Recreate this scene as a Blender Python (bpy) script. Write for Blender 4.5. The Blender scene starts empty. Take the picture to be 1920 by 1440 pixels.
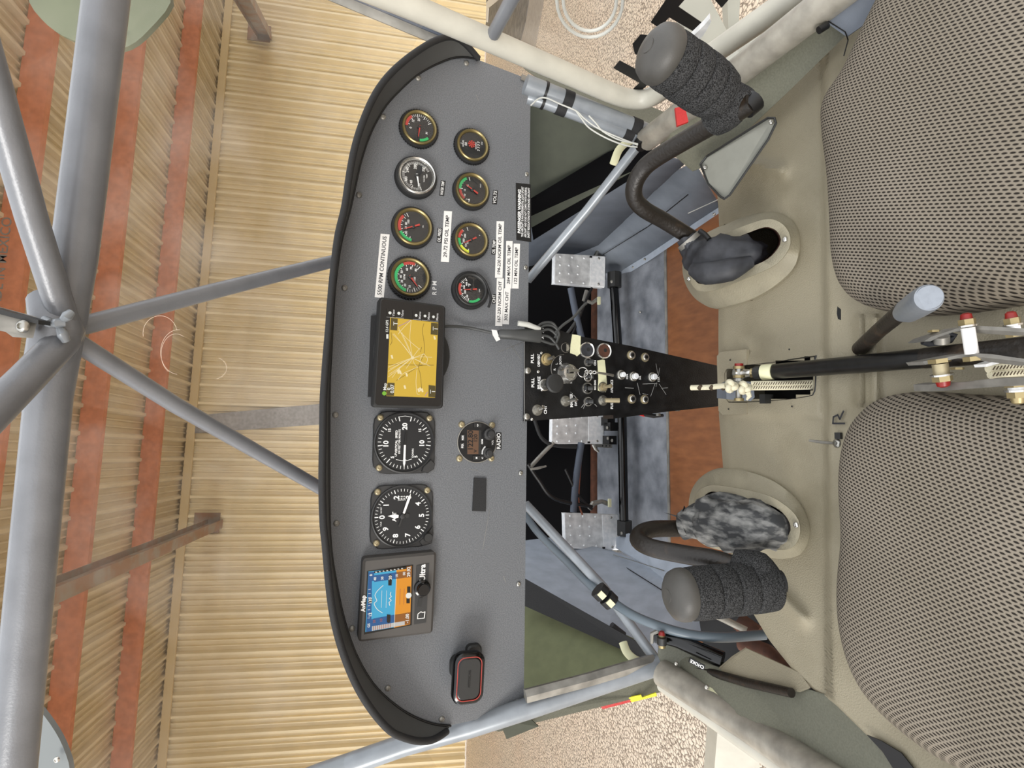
import bpy, bmesh, math, random
import numpy as np
from mathutils import Vector as V, Matrix
random.seed(5)
PI = math.pi
# ------------------------------------------------------------------ camera, light, exposure
F = 1090.0; CAMH = 1.30
def ortho(down, right):
    d = V((down[0], down[1], F)).normalized(); r = V((right[0], right[1], F)).normalized()
    c = d.dot(r) * 0.5; d2 = (d - r*c).normalized(); r2 = (r - d*c); r2 = (r2 - d2*r2.dot(d2)).normalized()
    fwd = V((0, 0, 1)); fw = r2.cross(d2)            # right x down = forward (camera: right, down, forward)
    return Matrix((r2, fw, -d2))                      # rows: x right, y forward, z up, in camera coordinates
AC = ortho((-60, 2790), (13700, 280))                 # the aircraft's axes
HW = ortho((-110, 6040), (8500, 377))                 # the hangar's axes (gravity)
R_A = HW @ AC.transposed()                            # aircraft -> world
M_A = Matrix.Translation((0, 0, CAMH)) @ R_A.to_4x4()
cam = bpy.data.cameras.new('camera'); camo = bpy.data.objects.new('camera', cam)
bpy.context.scene.collection.objects.link(camo); bpy.context.scene.camera = camo
cam.sensor_fit = 'HORIZONTAL'; cam.sensor_width = 36; cam.lens = 36*F/1920; cam.clip_start = .02
cx = HW @ V((0, 1, 0)); cy = HW @ V((1, 0, 0)); cz = -(HW @ V((0, 0, 1)))
camo.matrix_world = Matrix.Translation((0, 0, CAMH)) @ Matrix((cx, cy, cz)).transposed().to_4x4()
sc = bpy.context.scene
sc.view_settings.view_transform = 'Standard'; sc.view_settings.look = 'None'
sc.view_settings.gamma = 1; sc.view_settings.use_curve_mapping = False; sc.view_settings.exposure = 0.3
W = bpy.data.worlds.new('sky'); sc.world = W; W.use_nodes = True
W.node_tree.nodes['Background'].inputs[0].default_value = (.95, .97, 1, 1)
W.node_tree.nodes['Background'].inputs[1].default_value = 1.45
def sun(name, d, e, ang, col):
    l = bpy.data.lights.new(name, 'SUN'); l.energy = e; l.angle = math.radians(ang); l.color = col
    o = bpy.data.objects.new(name, l); sc.collection.objects.link(o)
    o.rotation_euler = V(d).normalized().to_track_quat('-Z', 'Y').to_euler()
sun('door_daylight', (.74, .62, -.20), 1.9, 20, (1, .96, .90))
# ------------------------------------------------------------------ pixel helpers (photo pixel + a plane -> point)
def ray(u, v): return AC @ V(((720-v), (u-960), F))
def D(u, v, d): return ray(u, v)*(d/F)                # at depth d along the view axis
def PY(u, v, y): r = ray(u, v); return r*(y/r.y)
def PZ(u, v, z): r = ray(u, v); return r*(z/r.z)
def PX(u, v, x): r = ray(u, v); return r*(x/r.x)
def PP(u, v, p0, n): r = ray(u, v); return r*(p0.dot(n)/r.dot(n))
def wray(u, v): return HW @ V(((720-v), (u-960), F))
def WY(u, v, y): r = wray(u, v); r = r*(y/r.y); return V((r.x, r.y, r.z+CAMH))
def WZ(u, v, z): r = wray(u, v); r = r*((z-CAMH)/r.z); return V((r.x, r.y, z))
YP = .0629/((PY(706, 924, 1)-PY(704, 1019.5, 1)).length)   # a 3 1/8 inch instrument's screw spacing fixes the scale
# ------------------------------------------------------------------ materials
def lin(h):
    h = h.lstrip('#'); c = [int(h[i:i+2], 16)/255 for i in (0, 2, 4)]
    return [x/12.92 if x <= .04045 else ((x+.055)/1.055)**2.4 for x in c]
MT = {}
def mat(name, col, rough=.5, metal=0, var=0, col2=None, scale=200, bump=0, bscale=None, spec=.5, emit=0, detail=4, thr=None, stretch=None, coat=0):
    if name in MT: return MT[name]
    m = bpy.data.materials.new(name); m.use_nodes = True; MT[name] = m
    nt = m.node_tree; N = nt.nodes; L = nt.links; b = N['Principled BSDF']
    c = lin(col) + [1]
    b.inputs['Base Color'].default_value = c; b.inputs['Roughness'].default_value = rough; b.inputs['Metallic'].default_value = metal
    b.inputs['Specular IOR Level'].default_value = spec; b.inputs['Coat Weight'].default_value = coat
    if emit: b.inputs['Base Color'].default_value = [x*.2 for x in c[:3]]+[1]; b.inputs['Emission Color'].default_value = c; b.inputs['Emission Strength'].default_value = emit
    if var or bump:
        tc = N.new('ShaderNodeTexCoord'); mp = N.new('ShaderNodeMapping'); L.new(tc.outputs['Object'], mp.inputs[0])
        if stretch: mp.inputs['Scale'].default_value = stretch
        n = N.new('ShaderNodeTexNoise'); n.inputs['Scale'].default_value = scale; n.inputs['Detail'].default_value = detail
        L.new(mp.outputs[0], n.inputs['Vector'])
        if var:
            cr = N.new('ShaderNodeValToRGB'); L.new(n.outputs[0], cr.inputs[0])
            if col2: c2 = lin(col2)
            else: c2 = [x*(1-var) for x in c[:3]]; c = [min(1, x*(1+var)) for x in c[:3]] + [1]
            lo, hi = thr or (.35, .65)
            cr.color_ramp.elements[0].position = lo; cr.color_ramp.elements[1].position = hi
            cr.color_ramp.elements[0].color = c2 + [1]; cr.color_ramp.elements[1].color = c
            L.new(cr.outputs[0], b.inputs['Base Color'])
        if bump:
            n2 = n
            if bscale: n2 = N.new('ShaderNodeTexNoise'); n2.inputs['Scale'].default_value = bscale; L.new(mp.outputs[0], n2.inputs['Vector'])
            bp = N.new('ShaderNodeBump'); bp.inputs['Strength'].default_value = bump; bp.inputs['Distance'].default_value = .002
            L.new(n2.outputs[0], bp.inputs['Height']); L.new(bp.outputs[0], b.inputs['Normal'])
    return m
def glassmat(name, tint, fac, dirt=0):
    m = bpy.data.materials.new(name); m.use_nodes = True; nt = m.node_tree; N = nt.nodes; L = nt.links
    N.remove(N['Principled BSDF']); t = N.new('ShaderNodeBsdfTransparent'); g = N.new('ShaderNodeBsdfGlossy'); x = N.new('ShaderNodeMixShader')
    t.inputs[0].default_value = tint; g.inputs['Roughness'].default_value = .03; x.inputs[0].default_value = fac
    L.new(t.outputs[0], x.inputs[1]); L.new(g.outputs[0], x.inputs[2]); out = x
    if dirt:
        d = N.new('ShaderNodeBsdfDiffuse'); d.inputs[0].default_value = (.9, .85, .8, 1); x2 = N.new('ShaderNodeMixShader')
        n = N.new('ShaderNodeTexNoise'); n.inputs['Scale'].default_value = 9; n.inputs['Detail'].default_value = 8
        tc = N.new('ShaderNodeTexCoord'); L.new(tc.outputs['Object'], n.inputs['Vector'])
        r = N.new('ShaderNodeMapRange'); r.inputs[1].default_value = .45; r.inputs[2].default_value = .8; r.inputs[4].default_value = dirt
        L.new(n.outputs[0], r.inputs[0]); L.new(r.outputs[0], x2.inputs[0]); L.new(x.outputs[0], x2.inputs[1]); L.new(d.outputs[0], x2.inputs[2]); out = x2
    L.new(out.outputs[0], N['Material Output'].inputs[0]); MT[name] = m
    return m
mat('hoodgrey', '#4a4a48', .5, bump=.1, scale=900); mat('casegrey', '#4b4845', .45, bump=.1, scale=1500); mat('panel', '#636568', .48, 0, .2, scale=700, bump=.25, detail=2)
mat('black', '#0b0b0c', .45); mat('blackrubber', '#1a1a1b', .7, bump=.3, scale=900); mat('blackgloss', '#050506', .15)
mat('blackplastic', '#232322', .5, bump=.12, scale=1500); mat('dialblack', '#101113', .5); mat('instr', '#2c2c2c', .45, bump=.1, scale=1200)
mat('brass', '#85774f', .3, .7); mat('brassnut', '#a3936c', .35, .7); mat('chrome', '#cfcdc8', .2, .9); mat('steel', '#a8a69f', .3, .9)
mat('screwtan', '#a89c7e', .4, .6); mat('white', '#e6e4e0', .5); mat('whitemark', '#e2e2e0', .55); mat('red', '#c92f2a', .5); mat('dialred', '#a63a30', .5)
mat('dialgreen', '#2fa05c', .5); mat('dialyellow', '#cbd23c', .5); mat('paperwhite', '#dcdad6', .6); mat('ink', '#26262a', .6)
mat('console', '#0d0d0e', .32, 0, .5, '#1b1b1c', 60, bump=.15, bscale=500); mat('scratch', '#9a9a98', .5)
mat('alu', '#e0e1e0', .4, .25, .18, scale=60, bump=.1); mat('alubright', '#f6f9fb', .35, .15, .1, scale=120); mat('aludull', '#8f8c85', .5, .6, .25, scale=40, bump=.1)
mat('tubegrey', '#75777b', .35, .15, .08, scale=30, bump=.08, bscale=500); mat('tubelight', '#888d92', .33, .15, .1, scale=40)
mat('tubewhite', '#b9b6aa', .35, 0, .06, scale=30); mat('tubetan', '#9a958a', .42, .3, .2, scale=50, bump=.15)
mat('fabricgreen', '#6a6f50', .75, 0, .08, scale=60); mat('fabricdark', '#3a3d31', .75, 0, .08, scale=60); mat('covergrey', '#86867d', .5, 0, .05, scale=60); mat('olive', '#6b6b5d', .6, 0, .1, scale=500, bump=.15)  # one fabric in two tones: left skin's light and right skin's shade painted in
mat('sheetmid', '#757b83', .55, 0, .1, scale=25, bump=.1, bscale=900); mat('sheetgrey', '#666c75', .55, 0, .1, scale=25, bump=.1, bscale=900); mat('sheetgrey2', '#a3abb6', .55, 0, .1, scale=30, bump=.1, bscale=900)  # sheetgrey2 paler than the right-hand sheets: light on the left lining painted in
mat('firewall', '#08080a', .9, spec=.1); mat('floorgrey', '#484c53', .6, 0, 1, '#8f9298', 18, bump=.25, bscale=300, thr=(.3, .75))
mat('woodfloor', '#87542f', .45, 0, 1, '#6c3f20', 90, bump=.15, thr=(.25, .75), stretch=(1, .3, 1), detail=8)
mat('hump', '#928a75', .6, 0, 1, '#726a54', 11, bump=.35, bscale=700, thr=(.15, .5), detail=8); mat('humpring', '#938c78', .55, 0, .1, scale=30, bump=.25, bscale=600)
mat('foam', '#3a3a3a', .95, 0, .6, scale=900, bump=1, spec=.1, detail=1); mat('foamcap', '#45433f', .5, 0, .2, scale=25, bump=.08, bscale=900)
mat('stick', '#1f1a15', .42, 0, 1, '#4a3a2a', 45, bump=.25, bscale=300, thr=(.2, .42), detail=8); mat('blacktube', '#141414', .3, 0, .3, scale=150)
mat('boot', '#2c2d31', .6, 0, .4, scale=60, bump=.6, bscale=45); mat('bootdust', '#2f3031', .75, 0, 1, '#8f8e8a', 85, bump=.9, bscale=50, thr=(.3, .58), detail=10, stretch=(1.6, .6, 1))
mat('rope', '#cdc6ac', .8, bump=.5, scale=900); mat('ropemark', '#45392a', .8); mat('masking', '#d5d3ae', .7, bump=.2, scale=300)
mat('knobgrey', '#8a8f96', .35, .5, .05, scale=300); mat('redcap', '#7d1712', .35); mat('yellowtape', '#d9d220', .5); mat('redtape', '#b3201c', .5, bump=.4, scale=200)
mat('cablegrey', '#3a3b3a', .5); mat('wirewhite', '#b9b9b2', .5); mat('hose', '#5d6870', .35); mat('brownstrip', '#4b2c1e', .7, 0, .3, scale=60)
mat('ruststeel', '#8d8172', .6, .1, 1, '#8f6b50', 5, bump=.3, bscale=30, thr=(.4, .6)); mat('purlin', '#bb7856', .6, 0, .12, scale=12, bump=.1); mat('galv', '#8f8b86', .5, .4, .15, scale=20)
mat('walltan', '#e4d3ad', .35, 0, .04, scale=3); mat('rooftan', '#cfc0a2', .5, 0, .06, scale=3); mat('trimtan', '#cdb68a', .5)
mat('fairing', '#b9bab0', .45, 0, .05, scale=10); mat('copper', '#8a5644', .4, .6); mat('lcd', '#8b664c', .4, emit=.25); mat('skylight', '#666b54', .4, 0, .1, scale=8)
mat('wingcover', '#74797a', .5, 0, .1, scale=5); mat('bluefade', '#454c58', .6)
for n, c, e in (('scryellow', '#d8b23a', .75), ('scrblue', '#3fa7cf', .8), ('scrblue2', '#1f5c96', .7), ('scrorange', '#e0911f', .8), ('scrbrown', '#9c5f1e', .6), ('scrwhite', '#e8e8e0', .8), ('scrgrey', '#c9c6c2', .7), ('scrline', '#f0dfae', .8), ('scrpink', '#c26f5a', .5), ('scrolive', '#5d5020', .5), ('scrdark', '#14120e', .2), ('scrmauve', '#b98bc0', .6), ('scrgreen', '#7fbf3a', .7), ('mapdark', '#7a6320', .4)):
    mat(n, c, .2, emit=e*.72)
glassmat('windglass', (.97, .97, .96, 1), .03, .16); glassmat('dialglass', (.93, .93, .92, 1), .05); glassmat('doorglass', (.98, .97, .95, 1), .02, .08)
# concrete ground: pale aggregate with dark joints between the stones
m = mat('concrete', '#d8cdbf', .6); nt = m.node_tree; N = nt.nodes; L = nt.links
tc = N.new('ShaderNodeTexCoord'); mp = N.new('ShaderNodeMapping'); mp.inputs['Scale'].default_value = (1, .7, 1); vo = N.new('ShaderNodeTexVoronoi'); vo.feature = 'DISTANCE_TO_EDGE'; vo.inputs['Scale'].default_value = 46
nz = N.new('ShaderNodeTexNoise'); nz.inputs['Scale'].default_value = 90; mx = N.new('ShaderNodeVectorMath'); mx.operation = 'MULTIPLY_ADD'; mx.inputs[1].default_value = (.02, .02, .02)
L.new(tc.outputs['Object'], mp.inputs[0]); L.new(mp.outputs[0], nz.inputs['Vector']); L.new(nz.outputs['Color'], mx.inputs[0]); L.new(mp.outputs[0], mx.inputs[2]); L.new(mx.outputs[0], vo.inputs['Vector'])
cr = N.new('ShaderNodeValToRGB'); cr.color_ramp.elements[0].position = .03; cr.color_ramp.elements[1].position = .16
cr.color_ramp.elements[0].color = lin('#8a8076') + [1]; cr.color_ramp.elements[1].color = lin('#fdf4e8') + [1]; L.new(vo.outputs[0], cr.inputs[0])
n2 = N.new('ShaderNodeTexNoise'); n2.inputs['Scale'].default_value = 1.2; n2.inputs['Detail'].default_value = 6; L.new(tc.outputs['Object'], n2.inputs['Vector'])
c2 = N.new('ShaderNodeValToRGB'); c2.color_ramp.elements[0].color = lin('#f3e9df') + [1]; c2.color_ramp.elements[1].color = lin('#f2ece4') + [1]; c2.color_ramp.elements[0].position = .35; c2.color_ramp.elements[1].position = .6
L.new(n2.outputs[0], c2.inputs[0]); mm = N.new('ShaderNodeMix'); mm.data_type = 'RGBA'; mm.blend_type = 'MULTIPLY'; mm.inputs[0].default_value = 1
L.new(cr.outputs[0], mm.inputs[6]); L.new(c2.outputs[0], mm.inputs[7]); L.new(mm.outputs[2], N['Principled BSDF'].inputs['Base Color'])
bp = N.new('ShaderNodeBump'); bp.inputs['Distance'].default_value = .004; L.new(vo.outputs[0], bp.inputs['Height']); L.new(bp.outputs[0], N['Principled BSDF'].inputs['Normal'])
# woven seat cloth: staggered dark dashes on grey-brown
def clothmat(name, rot, off):
    m = mat(name, '#8b857b', .95, spec=.1); nt = m.node_tree; N = nt.nodes; L = nt.links
    tc = N.new('ShaderNodeTexCoord'); mp = N.new('ShaderNodeMapping'); L.new(tc.outputs['Object'], mp.inputs[0]); mp.inputs['Rotation'].default_value = (0, 0, rot)
    sp = N.new('ShaderNodeSeparateXYZ'); L.new(mp.outputs[0], sp.inputs[0])
    def M(op, a, b=None, c=None):
        n = N.new('ShaderNodeMath'); n.operation = op
        for i, x in enumerate((a, b, c)):
            if x is None: continue
            if hasattr(x, 'links'): L.new(x, n.inputs[i])
            else: n.inputs[i].default_value = x
        return n.outputs[0]
    zz = M('MULTIPLY', sp.outputs[2], .6)
    a = M('DIVIDE', sp.outputs[0], .0026); b = M('DIVIDE', M('SUBTRACT', sp.outputs[1], zz), .0044)
    bf = M('FLOOR', a); st = M('MULTIPLY', M('MODULO', M('ABSOLUTE', bf), 2.0), .5)
    fa = M('ABSOLUTE', M('SUBTRACT', M('FRACT', a), .5)); fb = M('ABSOLUTE', M('SUBTRACT', M('FRACT', M('ADD', b, st)), .5))
    e = M('SQRT', M('ADD', M('POWER', M('DIVIDE', fa, .28), 2), M('POWER', M('DIVIDE', fb, .38), 2)))
    r = N.new('ShaderNodeMapRange'); r.inputs[1].default_value = .7; r.inputs[2].default_value = 1.15; L.new(e, r.inputs[0])
    nz = N.new('ShaderNodeTexNoise'); nz.inputs['Scale'].default_value = 9; nz.inputs['Detail'].default_value = 6; L.new(tc.outputs['Object'], nz.inputs['Vector'])
    c1 = N.new('ShaderNodeValToRGB'); c1.color_ramp.elements[0].color = lin('#6f6759') + [1]; c1.color_ramp.elements[1].color = lin('#8d8478') + [1]; L.new(nz.outputs[0], c1.inputs[0])
    mx = N.new('ShaderNodeMix'); mx.data_type = 'RGBA'; L.new(r.outputs[0], mx.inputs[0]); mx.inputs[6].default_value = lin('#2a2622') + [1]; L.new(c1.outputs[0], mx.inputs[7])
    L.new(mx.outputs[2], N['Principled BSDF'].inputs['Base Color'])
    bp = N.new('ShaderNodeBump'); bp.inputs['Distance'].default_value = .0008; bp.inputs['Strength'].default_value = .7; L.new(r.outputs[0], bp.inputs['Height']); L.new(bp.outputs[0], N['Principled BSDF'].inputs['Normal'])
clothmat('cloth', math.radians(18), 0)
# ------------------------------------------------------------------ mesh helpers
class MB:
    def __init__(s): s.v = []; s.f = []
    def add(s, vs, fs):
        k = len(s.v); s.v += [V(x) for x in vs]; s.f += [tuple(i+k for i in f) for f in fs]; return s
    def box(s, c, sz, ax=None):
        c = V(c); a = ax or (V((1, 0, 0)), V((0, 1, 0)), V((0, 0, 1))); h = [x/2 for x in sz]
        vs = [c + a[0]*(i*h[0]) + a[1]*(j*h[1]) + a[2]*(k*h[2]) for i in (-1, 1) for j in (-1, 1) for k in (-1, 1)]
        return s.add(vs, [(0, 1, 3, 2), (4, 6, 7, 5), (0, 4, 5, 1), (2, 3, 7, 6), (0, 2, 6, 4), (1, 5, 7, 3)])
    def prism(s, pts, th, bev=0):
        """polygon pts extruded by vector th (bev: inset bevel of the near face)"""
        n = len(pts); th = V(th); pts = [V(p) for p in pts]; c = sum(pts, V())/n
        if bev:
            nn = th.normalized()
            mid = [p + nn*bev for p in pts]; top = []
            for i, p in enumerate(pts):
                a = (pts[i-1]-p).normalized(); b = (pts[(i+1) % n]-p).normalized(); e = a.cross(nn); e2 = nn.cross(b)
                q = (e + e2); q = q.normalized() if q.length > 1e-6 else (c-p).normalized()
                if q.dot(c-p) < 0: q = -q
                top.append(p + q*bev)
            s.add(top + mid + [p+th for p in pts], [tuple(range(n))] + [(i, n+i, n+(i+1) % n, (i+1) % n) for i in range(n)] + [(n+i, 2*n+i, 2*n+(i+1) % n, n+(i+1) % n) for i in range(n)] + [tuple(range(3*n-1, 2*n-1, -1))])
            return s
        return s.add(pts + [p+th for p in pts], [tuple(range(n)), tuple(range(2*n-1, n-1, -1))] + [(i, n+i, n+(i+1) % n, (i+1) % n) for i in range(n)])
    def poly(s, pts): return s.add(pts, [tuple(range(len(pts)))])
    def tube(s, pts, r, seg=12, caps=True, flat=None):
        pts = [V(p) for p in pts]; n = len(pts); rs = r if isinstance(r, (list, tuple)) else [r]*n
        t0 = (pts[1]-pts[0]).normalized(); up = t0.orthogonal().normalized() if flat is None else (flat - t0*flat.dot(t0)).normalized()
        vs = []; prev = t0
        for i, p in enumerate(pts):
            t = (pts[min(i+1, n-1)] - pts[max(i-1, 0)]).normalized()
            up = prev.rotation_difference(t) @ up; up = (up - t*up.dot(t)).normalized(); prev = t; sd = t.cross(up)
            ri = rs[i]; ra, rb = ri if isinstance(ri, tuple) else (ri, ri)
            vs += [p + up*(ra*math.cos(2*PI*k/seg)) + sd*(rb*math.sin(2*PI*k/seg)) for k in range(seg)]
        fs = [(i*seg+k, i*seg+(k+1) % seg, (i+1)*seg+(k+1) % seg, (i+1)*seg+k) for i in range(n-1) for k in range(seg)]
        if caps: fs += [tuple(range(seg-1, -1, -1)), tuple(range((n-1)*seg, n*seg))]
        return s.add(vs, fs)
    def lathe(s, o, ax, prof, seg=32, caps=True):
        o = V(o); ax = V(ax).normalized(); a = ax.orthogonal().normalized()
        if abs(ax.dot(V((0, 0, 1)))) < .9: a = (V((0, 0, 1)) - ax*ax.z).normalized()
        b = ax.cross(a); vs = []
        for r, h in prof: vs += [o + ax*h + a*(r*math.cos(2*PI*k/seg)) + b*(r*math.sin(2*PI*k/seg)) for k in range(seg)]
        n = len(prof); fs = [(i*seg+k, i*seg+(k+1) % seg, (i+1)*seg+(k+1) % seg, (i+1)*seg+k) for i in range(n-1) for k in range(seg)]
        if caps: fs += [tuple(range(seg-1, -1, -1)), tuple(range((n-1)*seg, n*seg))]
        return s.add(vs, fs)
    def grid(s, rows):
        n = len(rows[0]); vs = [p for r in rows for p in r]
        return s.add(vs, [(i*n+j, i*n+j+1, (i+1)*n+j+1, (i+1)*n+j) for i in range(len(rows)-1) for j in range(n-1)])
    def stroke(s, pts, w, nrm, up=0.0):
        nrm = V(nrm).normalized()
        for a, b in zip(pts[:-1], pts[1:]):
            a = V(a); b = V(b); d = (b-a); 
            if d.length < 1e-7: continue
            d.normalize(); e = d.cross(nrm)*w/2; s.poly([a-e-d*w*.3+nrm*up, a+e-d*w*.3+nrm*up, b+e+d*w*.3+nrm*up, b-e+d*w*.3+nrm*up])
        return s
def base_of(o): return V(o['_b']) if o is not None and '_b' in o else V()
def mk(name, mb, m, parent=None, base=None, frame='A', smooth=40, sub=0, **props):
    me = bpy.data.meshes.new(name)
    b = base_of(parent) if parent is not None else (V(base) if base is not None else V())
    me.from_pydata([tuple(p-b) for p in mb.v], [], mb.f); me.validate(clean_customdata=False)
    bm = bmesh.new(); bm.from_mesh(me); bmesh.ops.recalc_face_normals(bm, faces=bm.faces); bm.to_mesh(me); bm.free()
    me.materials.append(MT[m])
    if smooth: me.shade_smooth(); me.set_sharp_from_angle(angle=math.radians(smooth))
    o = bpy.data.objects.new(name, me); sc.collection.objects.link(o)
    if sub:
        md = o.modifiers.new('s', 'SUBSURF'); md.levels = sub; md.render_levels = sub
    if parent is not None: o.parent = parent
    else: o.matrix_world = (M_A if frame == 'A' else Matrix.Identity(4)) @ Matrix.Translation(b)
    o['_b'] = tuple(b)
    for k, x in props.items(): o[k] = x
    return o
def thing(name, label, cat, base=(0, 0, 0), group=None, frame='A'):
    o = bpy.data.objects.new(name, None); sc.collection.objects.link(o); b = V(base); o.empty_display_size = .02
    o.matrix_world = (M_A if frame == 'A' else Matrix.Identity(4)) @ Matrix.Translation(b); o['_b'] = tuple(b)
    o['label'] = label; o['category'] = cat
    if group: o['group'] = group
    return o
def single(name, mb, m, label, cat, group=None, base=None, **k):
    b = base if base is not None else sum(mb.v, V())/len(mb.v)
    o = mk(name, mb, m, None, b, **k); o['label'] = label; o['category'] = cat
    if group: o['group'] = group
    return o
TC = {}
def text_mesh(s, bold):
    if (s, bold) in TC: return TC[(s, bold)]
    c = bpy.data.curves.new('t', 'FONT'); c.body = s; c.size = 1; c.align_x = 'CENTER'; c.align_y = 'CENTER'; c.offset = bold; c.resolution_u = 3
    c.space_line = .95
    o = bpy.data.objects.new('t', c); sc.collection.objects.link(o); dg = bpy.context.evaluated_depsgraph_get(); dg.update()
    me = bpy.data.meshes.new_from_object(o.evaluated_get(dg)); vs = [v.co.copy() for v in me.vertices]; fs = [tuple(p.vertices) for p in me.polygons]
    bpy.data.objects.remove(o); bpy.data.curves.remove(c); bpy.data.meshes.remove(me); TC[(s, bold)] = (vs, fs)
    return vs, fs
def tx(mb, s, o, xd, yd, size, bold=.015, wid=1, maxw=None):
    vs, fs = text_mesh(s, bold)
    if not vs: return mb
    w = max(v.x for v in vs)-min(v.x for v in vs)
    if maxw and w*size*wid > maxw: wid = maxw/(w*size)
    xd = V(xd).normalized(); yd = V(yd).normalized()
    return mb.add([V(o) + xd*(v.x*size*wid) + yd*(v.y*size) for v in vs], fs)
def smooth_path(pts, n=6, closed=False):
    P = [V(p) for p in pts]; out = []; m = len(P)
    rng = range(m) if closed else range(m-1)
    for i in rng:
        p1, p2 = P[i], P[(i+1) % m]; p0 = P[i-1] if (i > 0 or closed) else p1*2-p2; p3 = P[(i+2) % m] if (i < m-2 or closed) else p2*2-p1
        for k in range(n):
            t = k/n; out.append(.5*((2*p1) + (p2-p0)*t + (2*p0-5*p1+4*p2-p3)*t*t + (3*p1-p0-3*p2+p3)*t**3))
    if not closed: out.append(P[-1])
    return out
XA, YA, ZA = V((1, 0, 0)), V((0, 1, 0)), V((0, 0, 1))
def rrect(w, h, r, seg=5):
    pts = []
    for cx_, cy_, a0 in ((w/2-r, h/2-r, 0), (-w/2+r, h/2-r, 90), (-w/2+r, -h/2+r, 180), (w/2-r, -h/2+r, 270)):
        for k in range(seg+1):
            a = math.radians(a0 + 90*k/seg); pts.append((cx_+r*math.cos(a), cy_+r*math.sin(a)))
    return pts
def dirw(u, v, d, nrm): pass
def screw(parent, p, ax, r, m='steel', name='screw', hole=True):
    ax = V(ax).normalized(); mb = MB().lathe(p, ax, [(r, 0), (r, r*.25), (r*.75, r*.6), (r*.45, r*.68)] + ([(r*.36, r*.4)] if hole else [(r*.1, r*.75)]), 14)
    return mk(name, mb, m, parent)
# ================================================================== HANGAR (world frame)
hz = WZ(893, 720, 0); DW = hz.y
ZE = WY(370, 720, DW).z
XL, XR = -13, 13
def rib(x):      # R-panel profile: a major rib every .33 m, two minor ribs between
    q = (x % .33)/.33
    for c, w, t, h in ((.5, .14, .06, .085), (.14, .06, .02, .040), (.86, .06, .02, .040)):
        d = abs(q-c)
        if d < t: return h
        if d < w: return h*(w-d)/(w-t)
    return 0
xs = sorted({round(k*.33 + c*.33, 4) for k in range(int(XL/.33), int(XR/.33)) for c in (.36, .44, .56, .64, .08, .12, .16, .20, .80, .84, .88, .92)})
mb = MB().grid([[V((x, DW-rib(x), z)) for x in xs] for z in (0.02, ZE*.5, ZE+.12)])
wall = mk('wall_front', mb, 'walltan', None, (0, DW, 0), 'W', smooth=0, kind='structure')
SL = 0.0
def roofz(y): return ZE + .12 + (DW-y)*SL
mb = MB().grid([[V((x, y, roofz(y)-rib(x)*.7)) for x in xs] for y in (DW+.1, DW-3, 3.4)])
roof = mk('ceiling', mb, 'rooftan', None, (0, 5, ZE), 'W', smooth=0, kind='structure')
for vsd in (1,):
    a0 = WY(447, 60, DW-.06); a1 = WY(290, 1440, DW-.06)
    mk('trim_1', MB().box(((XL+XR)/2, DW-.10, ZE), (XR-XL, .05, .13)), 'trimtan', None, (0, DW, ZE), 'W', kind='structure')
H0 = roofz(0)-.03-CAMH
def ypur(u): r = wray(u, 720); return H0*r.y/r.z
ys = [ypur(276), ypur(156)]; st = ys[0]-ys[1]
for k in range(4):
    y = ys[0]-k*st
    if k: y = ys[1]-(k-1)*st
    zt = roofz(y)-.034
    mb = MB(); mb.box((0, y, zt-.125), (XR-XL, .006, .25)); mb.box((0, y+.04, zt-.247), (XR-XL, .08, .006)); mb.box((0, y+.078, zt-.235), (XR-XL, .006, .03)); mb.box((0, y+.03, zt-.003), (XR-XL, .06, .006))
    mk('purlin', mb, 'purlin', roof, frame='W')
# painted maker's lettering is scuffed white print on the purlins
pt = MB()
yq = ys[0]-2*st+st*0
yq = ys[1]-st
tx(pt, 'MADE IN MEXICO', WY(2, 500, yq-.006), (1, 0, 0), (0, 0, 1), .12, .01); mk('lettering', pt, 'galv', roof, frame='W')
def rafter(p, q, w, name='rafter'):
    d = (q-p).normalized(); s = d.cross(ZA).normalized(); n = s.cross(d); c = (p+q)/2; L_ = (q-p).length
    mb = MB().box(c, (L_, .006, w), (d, s, n)).box(c+n*(w/2), (L_, w*.62, .012), (d, s, n)).box(c-n*(w/2), (L_, w*.62, .012), (d, s, n))
    mk(name, mb, 'ruststeel', roof, frame='W')
rafter(WY(70, 1120, 5.9), WY(403, 982, DW-.1), .24); rafter(WY(425, -60, 7.2), WY(496, 66, DW-.1), .24)
for u, v in ((388, 980), (486, 62)):
    p = WY(u, v, DW-.10); mk('gusset_plate', MB().box(p, (.34, .02, .42)), 'ruststeel', wall, frame='W')
a = [WY(u, v, DW-.10) for u, v in ((357, 780), (605, 757), (885, 731), (892, 768), (615, 795), (358, 813))]
mk('flashing_strip', MB().prism(a, (0, -.01, 0)), 'galv', wall, frame='W')
fl = mk('floor', MB().grid([[V((x, y, 0)) for x in (-14, 0, 14)] for y in (-8, 0, DW+.2)]), 'concrete', None, (0, 0, 0), 'W', kind='structure')
mat('darkconc', '#6f6c68', .7, 0, .3, scale=9); mat('greyconc', '#a59e95', .7, 0, .1, scale=20)
a = [WZ(u, v, .012) for u, v in ((885, -60), (880, 20), (895, 50), (972, 90), (985, 40), (1000, -60))]
mk('curb', MB().prism(a, (0, 0, -.012)), 'darkconc', fl, frame='W')
a = [WZ(u, v, .02) for u, v in ((925, -10), (905, 12), (908, 40), (914, 42), (916, 15), (934, 0))]
mk('paint_smear', MB().prism(a, (0, 0, -.01)), 'paperwhite', fl, frame='W')
a = [WZ(u, v, .006) for u, v in ((1001, -60), (986, 40), (973, 92), (1000, 105), (1012, 40), (1030, -60))]
mk('slab_edge', MB().prism(a, (0, 0, -.004)), 'greyconc', fl, frame='W')
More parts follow.
